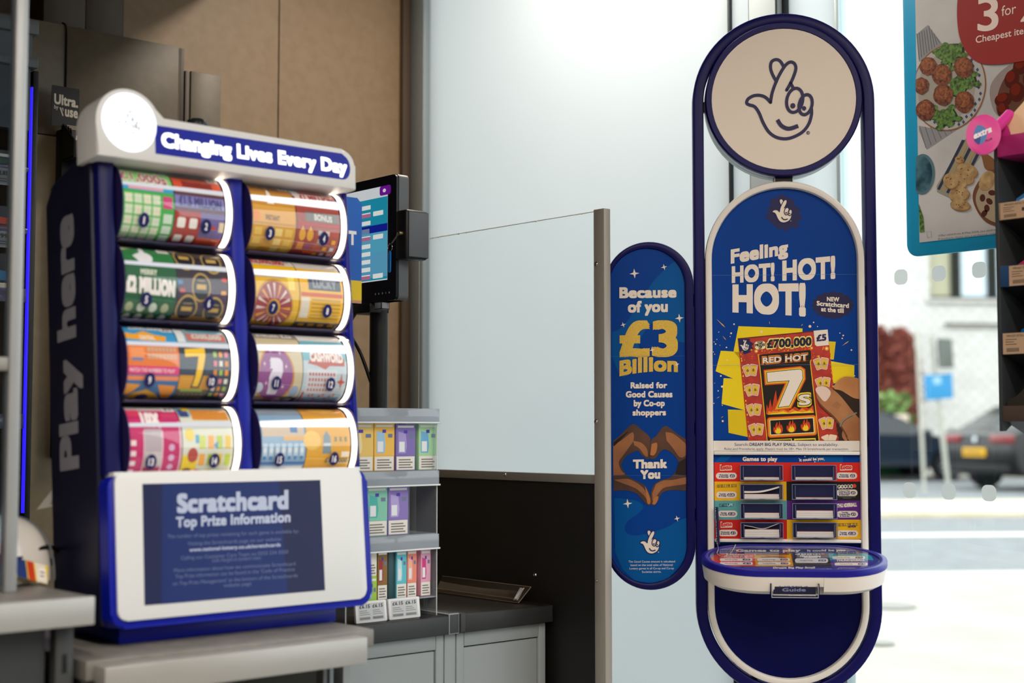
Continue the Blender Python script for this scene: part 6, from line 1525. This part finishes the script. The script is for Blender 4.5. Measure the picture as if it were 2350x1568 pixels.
m = MB(f_, None, .0024, .0002); m.up = 1; m.P(sp([(-.018, .004), (-.010, .020), (.004, .012), (.006, -.006), (-.004, -.02), (-.016, -.012)], 4, True), M('#4a7fc0', .4), 0); m.P(sp([(-.018, -.006), (-.006, -.004), (-.008, -.02), (-.016, -.014)], 4, True), M('#2a3f8c', .4), 1)
m.text('extra', -.0185, -.0085, .0165, .0045, .0125, M('#f2ecf4', .4), 2, .05); m.text('PLUS', .004, -.0165, .0165, -.0120, .004, M('#5a2a5a', .4), 2, .03); m.build('paddle_print', pd, smooth=False)
m = MB(); m.tube([tuple(pc + nrm * -.0125 + V((.004, -.012, .002))), tuple(e)], .0115, PINK, 20); m.build('handle', tp)

# =================================================================== OUTSIDE
OR = (CR * .9945 + FH * .105).normalized(); OF = UP.cross(OR)      # street axes: along the street, across it


def out(px, py, z): return onZ(px, py, z)


def strip(y0, y1, z, name, mat, h=.12, l=-30, r=40, px=2150):
    """A ground band between two sight lines, running along the street."""
    A, B_ = out(px, y1, z), out(px, y0, z); d0 = (A).dot(OF); d1 = (B_).dot(OF); f_ = Fr((0, 0, 0), OR, OF); m = MB(f_)
    m.box(l, r, min(d0, d1), max(d0, d1), z - h, z, mat); return m


GZ = .22
PAV = noisy('pale_paving', '#9b958d', '#aaa49b', 1.5, .7); ASP = noisy('grey_asphalt', '#6f7274', '#7d8082', 5, .8); KRB = noisy('kerb_stone', '#bdb9b2', '#cbc7c0', 3, .7)
m = MB(); m.box(XW + .13, 60, -40, 50, GZ - .2, GZ - .101, noisy('grey_asphalt', '#6f7274', '#7d8082', 5, .8)); struct(m.build('ground'))
def dist(y, px=2150): return out(px, y, GZ).dot(OF)
fo = Fr((0, 0, 0), OR, OF)
d_k, d_k2, d_r, d_i0, d_i1, d_f = dist(1322), dist(1306), dist(1218), dist(1178), dist(1150), dist(1095)
m = MB(fo); m.box(-30, 40, 5.5, d_k, GZ - .1, GZ, PAV); struct(m.build('pavement'))
m = MB(fo); m.box(-30, 40, d_k + .001, d_k + .35, GZ - .1, GZ - .005, KRB, .01); struct(m.build('kerb'))
m = MB(fo); m.box(-30, 40, d_k + .351, d_i0 - .001, GZ - .1, GZ - .06, ASP); m.box(-30, 40, d_r, d_r + .35, GZ - .0599, GZ - .057, M('#dfdfda', .6)); struct(m.build('road'))
m = MB(fo); m.box(-30, 40, d_i0, d_i1, GZ - .1, GZ + .02, noisy('sandy_kerb', '#c2b49a', '#d0c4ac', 2, .8), .02); struct(m.build('kerb'))
m = MB(fo); m.box(-30, 40, d_i1 + .001, d_f, GZ - .1, GZ - .05, ASP); struct(m.build('road'))
m = MB(fo); m.box(-30, 40, d_f + .001, d_f + 12, GZ - .1, GZ, PAV); struct(m.build('pavement'))
for px, py, r in ((2040, 1393, .16), (2020, 1480, .07)):
    p = out(px, py, GZ); m = MB(); m.lathe([(r, 0), (r, .012), (r * .9, .016)], tuple(p), (0, 0, 1), M('#8c8a84', .6), 24); tag(m.build('drain_cover'), 'larger grey round cover in the pale pavement' if r > .1 else 'small grey round cover in the pale pavement near the window', 'cover')
# white brick building across the street
bt_, bn2, bo = base_mat('white_painted_brick')
tcn = bn2.nodes.new('ShaderNodeTexCoord'); br = bn2.nodes.new('ShaderNodeTexBrick'); br.inputs['Scale'].default_value = 1.0
for nme, v in (('Color1', lin('#c9c7c2')), ('Color2', lin('#d6d4d0')), ('Mortar', lin('#a5a3a0')), ('Mortar Size', .02), ('Brick Width', .45), ('Row Height', .16)): br.inputs[nme].default_value = v
sep = bn2.nodes.new('ShaderNodeSeparateXYZ'); cmb = bn2.nodes.new('ShaderNodeCombineXYZ')
bn2.links.new(tcn.outputs['Object'], sep.inputs[0]); ad_ = bn2.nodes.new('ShaderNodeMath'); ad_.operation = 'SUBTRACT'
bn2.links.new(sep.outputs['X'], ad_.inputs[0]); bn2.links.new(sep.outputs['Y'], ad_.inputs[1]); bn2.links.new(ad_.outputs[0], cmb.inputs['X']); bn2.links.new(sep.outputs['Z'], cmb.inputs['Y'])
bn2.links.new(cmb.outputs[0], br.inputs['Vector']); bn2.links.new(br.outputs['Color'], bo.inputs['Base Color']); bo.inputs['Roughness'].default_value = .8
BR = bt_
BD = d_f + 3.5
FO = Fr(OF * BD, OR, UP)
bl0 = FO.px(2090, 900)[0]; bx = lambda px, py: FO.px(px, py)
bu = thing('brick_building', 'white brick building with dark framed upper windows across the street', 'building', tuple(FO.w(bl0 + 6, 0, 0)))
zwin0, zwin1 = bx(2200, 686)[1], bx(2200, 500)[1]; zl0, zl1 = bx(2200, 752)[1], bx(2200, 742)[1]; wl = bx(2133, 640)[0]; wr = wl + 9
m = MB(FO); m.box(bl0, bl0 + 16, 0, zwin0, -8, 0, BR); m.box(bl0, wl, zwin0, 13, -8, 0, BR); m.box(wr, bl0 + 16, zwin0, 13, -8, 0, BR); m.box(wl, wr, zwin1, 13, -8, 0, BR); m.box(wl, wr, zwin0, zwin1, -8, -.4, M('#30322c', .6)); m.build('wall', bu)
m = MB(FO); m.box(bl0 + .9, bl0 + 16.05, zl0, zl1, -.02, .06, M('#6d6a62', .6)); m.build('ledge', bu); m = MB(FO); m.box(wl - .1, wr + .1, zwin0 - .1, zwin0, -.02, .10, M('#b3b0aa', .6)); m.build('sill', bu)
for x0, x1, kind in ((2133, 2198, 0), (2206, 2282, 1), (2290, 2345, 1), (2352, 2420, 0)):
    a0, a1 = bx(x0, 640)[0], bx(x1, 640)[0]; m = MB(FO); m.ring([(a0, zwin0), (a1, zwin0), (a1, zwin1), (a0, zwin1)], [(a0 + .08, zwin0 + .08), (a1 - .08, zwin0 + .08), (a1 - .08, zwin1 - .08), (a0 + .08, zwin1 - .08)], -.35, -.2, M('#23281f', .5)); wn = m.build('window', bu)
    m = MB(FO); m.box(a0 + .081, a1 - .081, zwin0 + .081, zwin1 - .081, -.3, -.27, M('#a9a68c', .5) if kind == 0 else M('#c9d6df', .15)); m.build('pane', wn)
# trees with reddish crowns, hedge and barrier far down the street
for i, (px, base, top, dd, wd) in enumerate(((1998, 1010, 745, 3.3, .62), (2066, 1005, 758, 2.7, .36))):
    F2 = Fr(OF * (d_f + dd), OR, UP); cx_, zt = F2.px(px, top); rs = random.Random(i); t_ = thing('street_tree', ('reddish tree half hidden behind the lottery stand, far down the street', 'reddish tree beside the left edge of the white building')[i], 'tree', tuple(F2.w(cx_, 0, 0)), 'reddish trees down the street')
    m = MB(F2); m.tube([(cx_, GZ, 0), (cx_ + .05, 1.2, .03), (cx_, zt * .62, 0)], [.16, .13, .07], M('#4c3a30', .8), 8)
    for k in range(5):
        a = rs.uniform(0, 6.28); m.tube([(cx_, zt * (.35 + .05 * k), 0), (cx_ + wd * .5 * math.cos(a), zt * (.62 + .05 * k), wd * .5 * math.sin(a))], [.06, .02], M('#4c3a30', .8), 6)
    m.build('trunk', t_); m = MB(F2); LFM = noisy('reddish_leaves', '#7c3a2e', '#965446', 8, .8)
    for k in range(1500):
        a, bb, r = rs.uniform(0, 6.28), rs.uniform(-1, 1), rs.random() ** .4
        c = V((cx_ + wd * r * math.cos(a) * math.sqrt(1 - bb * bb), zt * .62 + zt * .38 * r * bb, wd * r * math.sin(a) * math.sqrt(1 - bb * bb))); u = V((rs.uniform(-1, 1), rs.uniform(-1, 1), rs.uniform(-1, 1))).normalized() * .24; v = u.orthogonal().normalized() * .17
        m.add([tuple(c - u), tuple(c + v), tuple(c + u), tuple(c - v)], [(0, 1, 2, 3)], LFM)
    m.build('crown', t_)
F2 = Fr(OF * (d_f + 1.6), OR, UP); a0, z0 = F2.px(2010, 960); a1, z1 = F2.px(2086, 905); rs = random.Random(4); m = MB(F2)
HG = noisy('hedge_leaves', '#5c7a3c', '#7d9a58', 12, .8)
for k in range(1500):
    c = V((rs.uniform(a0 - 6, a1), rs.uniform(.0, z1), rs.uniform(-.5, .5))); u = V((rs.uniform(-1, 1), rs.uniform(-1, 1), rs.uniform(-1, 1))).normalized() * .14; v = u.orthogonal().normalized() * .09
    m.add([tuple(c - u), tuple(c + v), tuple(c + u), tuple(c - v)], [(0, 1, 2, 3)], HG)
h_ = tag(m.build('hedge'), 'green hedge down the street left of the white building', 'hedge')
F2 = Fr(OF * (d_f + .7), OR, UP); a0, z0 = F2.px(1990, 1000); a1, z1 = F2.px(2086, 962); m = MB(F2); m.box(a0, a1, GZ, z0 + .25, -.3, 0, M('#3f7d4c', .7), .02); gb = tag(m.build('planter'), 'green planter box before the hedge across the street', 'planter')
m = MB(F2); m.box(a0, a1, z0 + .2505, z1 + .1, -.3, .0, M('#d9c6b4', .6), .02); tag(m.build('stone_slab'), 'pale pinkish slab on the green planter', 'slab')
# street sign on a leaning pole
SD = 22.0; F3 = Fr(OF * SD, OR, UP); P_ = lambda px, py: F3.px(px, py)
sg_ = thing('street_sign', 'leaning grey pole with a light blue sign and small cabinet across the road', 'sign', tuple(F3.w(P_(2172, 1100)[0], GZ, 0)))
b0, t0 = P_(2178, 1100), P_(2136, 770); m = MB(F3); m.tube([(b0[0], GZ + .02, 0), (t0[0], t0[1], 0)], .04, M('#a5a59c', .5, .2), 10); m.build('pole', sg_)
q = [P_(*p) for p in ((2116, 862), (2180, 857), (2183, 914), (2120, 920))]; m = MB(F3); m.prism(q[::-1], .06, .09, M('#2f83b6', .5), .005); qq = [P_(*p) for p in ((2136, 866), (2154, 865), (2155, 882), (2137, 883))]; m.prism(qq[::-1], .09, .094, M('#8fb8d0', .5)); m.build('sign_plate', sg_)
q = [P_(*p) for p in ((2146, 778), (2168, 782), (2172, 846), (2150, 846))]; m = MB(F3); m.prism(q[::-1], .06, .3, M('#5b605c', .5), .01); m.build('small_cabinet', sg_)
m = MB(F3); b0 = P_(2154, 1060); m.tube([(b0[0], GZ + .02, -.6), (P_(2140, 900)[0], P_(2140, 760)[1], -.6)], .03, M('#b5b3a8', .5, .2), 10); tag(m.build('post'), 'slim pale upright post just behind the leaning sign pole', 'post')


# cars
def car(label, loc, rz, paint, size):
    t = thing('car', label, 'car', tuple(loc)); t.scale = (size,) * 3; f_ = Fr(loc, (math.cos(rz), math.sin(rz), 0), (0, 0, 1))   # a = towards the nose, b up, c = its right side
    Wd = .92
    low = [(-2.28, .42), (-2.32, .62), (-2.28, .92), (-2.12, 1.02), (-1.5, 1.03), (.95, .98), (1.75, .90), (2.2, .76), (2.3, .58), (2.28, .36), (2.1, .22), (1.86, .22)]
    for wx in (1.4, -1.42): low += [(wx + .40 * math.cos(x), .33 + .40 * math.sin(x)) for x in [math.pi * k / 10 for k in range(11)] if .33 + .40 * math.sin(x) > .22]
    low += [(-2.1, .24)]

    def loft(pts, secs, mat, name):
        m = MB(f_); n = len(pts); vs = []
        for c, k, dz in secs: vs += [(x * k, 1.0 + (z - 1.0) * dz if z > 1 else z, c) for x, z in pts]
        fs = []
        for i in range(len(secs) - 1): fs += [(i * n + j, i * n + (j + 1) % n, (i + 1) * n + (j + 1) % n, (i + 1) * n + j) for j in range(n)]
        fs += [tuple(reversed(range(n))), tuple(range((len(secs) - 1) * n, len(secs) * n))]
        m.add(vs, fs, mat); return m
    body = loft(low, [(-Wd, .975, 1), (-Wd + .08, 1, 1), (Wd - .08, 1, 1), (Wd, .975, 1)], M(paint, .25, spec=.3, coat=.35), 'body').build('body', t)
    roof = [(-2.0, 1.0), (-1.45, 1.36), (-.9, 1.46), (-.1, 1.48), (.35, 1.40), (1.12, .98)]
    m = MB(f_); n = len(roof); vs = []
    for c, sc_ in ((-.80, 1), (-.60, 1), (.60, 1), (.80, 1)):
        vs += [(x if abs(c) < .7 or z < 1.1 else x * .93, z if abs(c) < .7 or z < 1.1 else z - .05, c if z < 1.1 or abs(c) < .7 else c * .84) for x, z in roof]
    fs = []
    for i in range(3): fs += [(i * n + j, i * n + (j + 1) % n, (i + 1) * n + (j + 1) % n, (i + 1) * n + j) for j in range(n)]
    fs += [tuple(reversed(range(n))), tuple(range(3 * n, 4 * n))]
    m.add(vs, fs, M('#1b2026', .06, spec=.6)); m.build('windows', t)
    m = MB(f_); q = [(-1.42, 1.372), (-.9, 1.472), (-.1, 1.492), (.35, 1.412)]
    m.add([(x, z, c) for c in (-.60, .60) for x, z in q] + [(x, z + .02, c) for c in (-.58, .58) for x, z in q], [(8 + i, 9 + i, 13 + i, 12 + i) for i in range(3)] + [(i, 4 + i, 5 + i, 1 + i) for i in range(3)] + [(0, 1, 9, 8), (1, 2, 10, 9), (2, 3, 11, 10), (4, 12, 13, 5), (5, 13, 14, 6), (6, 14, 15, 7), (0, 8, 12, 4), (3, 7, 15, 11)], M(paint, .25, spec=.3, coat=.35)); m.build('roof', t)
    for wx in (1.4, -1.42):
        for sd in (-1, 1):
            m = MB(f_); m.lathe([(.20, 0), (.315, .0), (.335, .03), (.335, .19), (.315, .22), (.20, .22)], (wx, .335, sd * .90 - (.22 if sd > 0 else 0)), (0, 0, 1), M('#141414', .7), 28); wh = m.build('wheel', t)
            m = MB(f_); cz = sd * .905
            m.lathe([(.205, -.01), (.205, .0), (.18, .004), (.04, .006)], (wx, .335, cz - .0 * sd), (0, 0, sd), M('#3a3c3e', .4, .6), 24)
            for k in range(10):
                a = 2 * math.pi * k / 10; m.tube([(wx + .04 * math.cos(a), .335 + .04 * math.sin(a), cz + sd * .008), (wx + .2 * math.cos(a), .335 + .2 * math.sin(a), cz + sd * .004)], .014, M('#b9bcc0', .3, .8), 5)
            m.build('rim', wh)
    for sd in (-1, 1):
        m = MB(f_); m.box(-2.335, -2.18, .78, .92, sd * .62 - .26, sd * .62 + .26, M('#7a0e12', .2, coat=.6), .03); m.build('tail_lamp', t)
        m = MB(f_); m.box(2.05, 2.27, .62, .76, sd * .66 - .2, sd * .66 + .2, M('#c9d2d8', .1), .03); m.build('headlamp', t)
        m = MB(f_); m.box(.72, .95, .96, 1.10, sd * 1.0 - .1, sd * 1.0 + .1, M(paint, .2, coat=.8), .03); m.build('mirror', t)
    m = MB(f_); m.box(-2.345, -2.315, .56, .70, -.27, .27, M('#e0a818', .4), .004)
    for k in range(7): m.box(-2.3465, -2.345, .595, .665, -.21 + .062 * k, -.176 + .062 * k, M('#3a3020', .5))
    m.build('number_plate', t); m = MB(f_); m.lathe([(.05, 0), (.04, .012)], (-2.315, .84, 0), (-1, 0, 0), M('#c6ccd2', .2, .8), 16); m.build('badge', t)
    m = MB(f_); m.box(-2.33, -2.2, .30, .44, -.80, .80, M('#101112', .5), .02); m.build('bumper', t)
    return t


def street(px, d):  # a point on the road at street distance d on the sight line px
    q = ray(px, 983); q.z = 0; k = d / q.dot(OF); p = EYEP + q * k; p.z = GZ - .05; return p


ang = math.atan2(OR.y, OR.x)
car('dark blue saloon car seen from the side, half hidden by the lottery stand', street(1995, 30.2), ang + .06, '#1d2733', 1.0)
rz = math.radians(-19)
car('black car with a yellow number plate seen from behind through the window', street(2236, 25.0) + V((math.cos(rz), math.sin(rz), 0)) * 2.55, rz, '#0e0f12', 1.10)
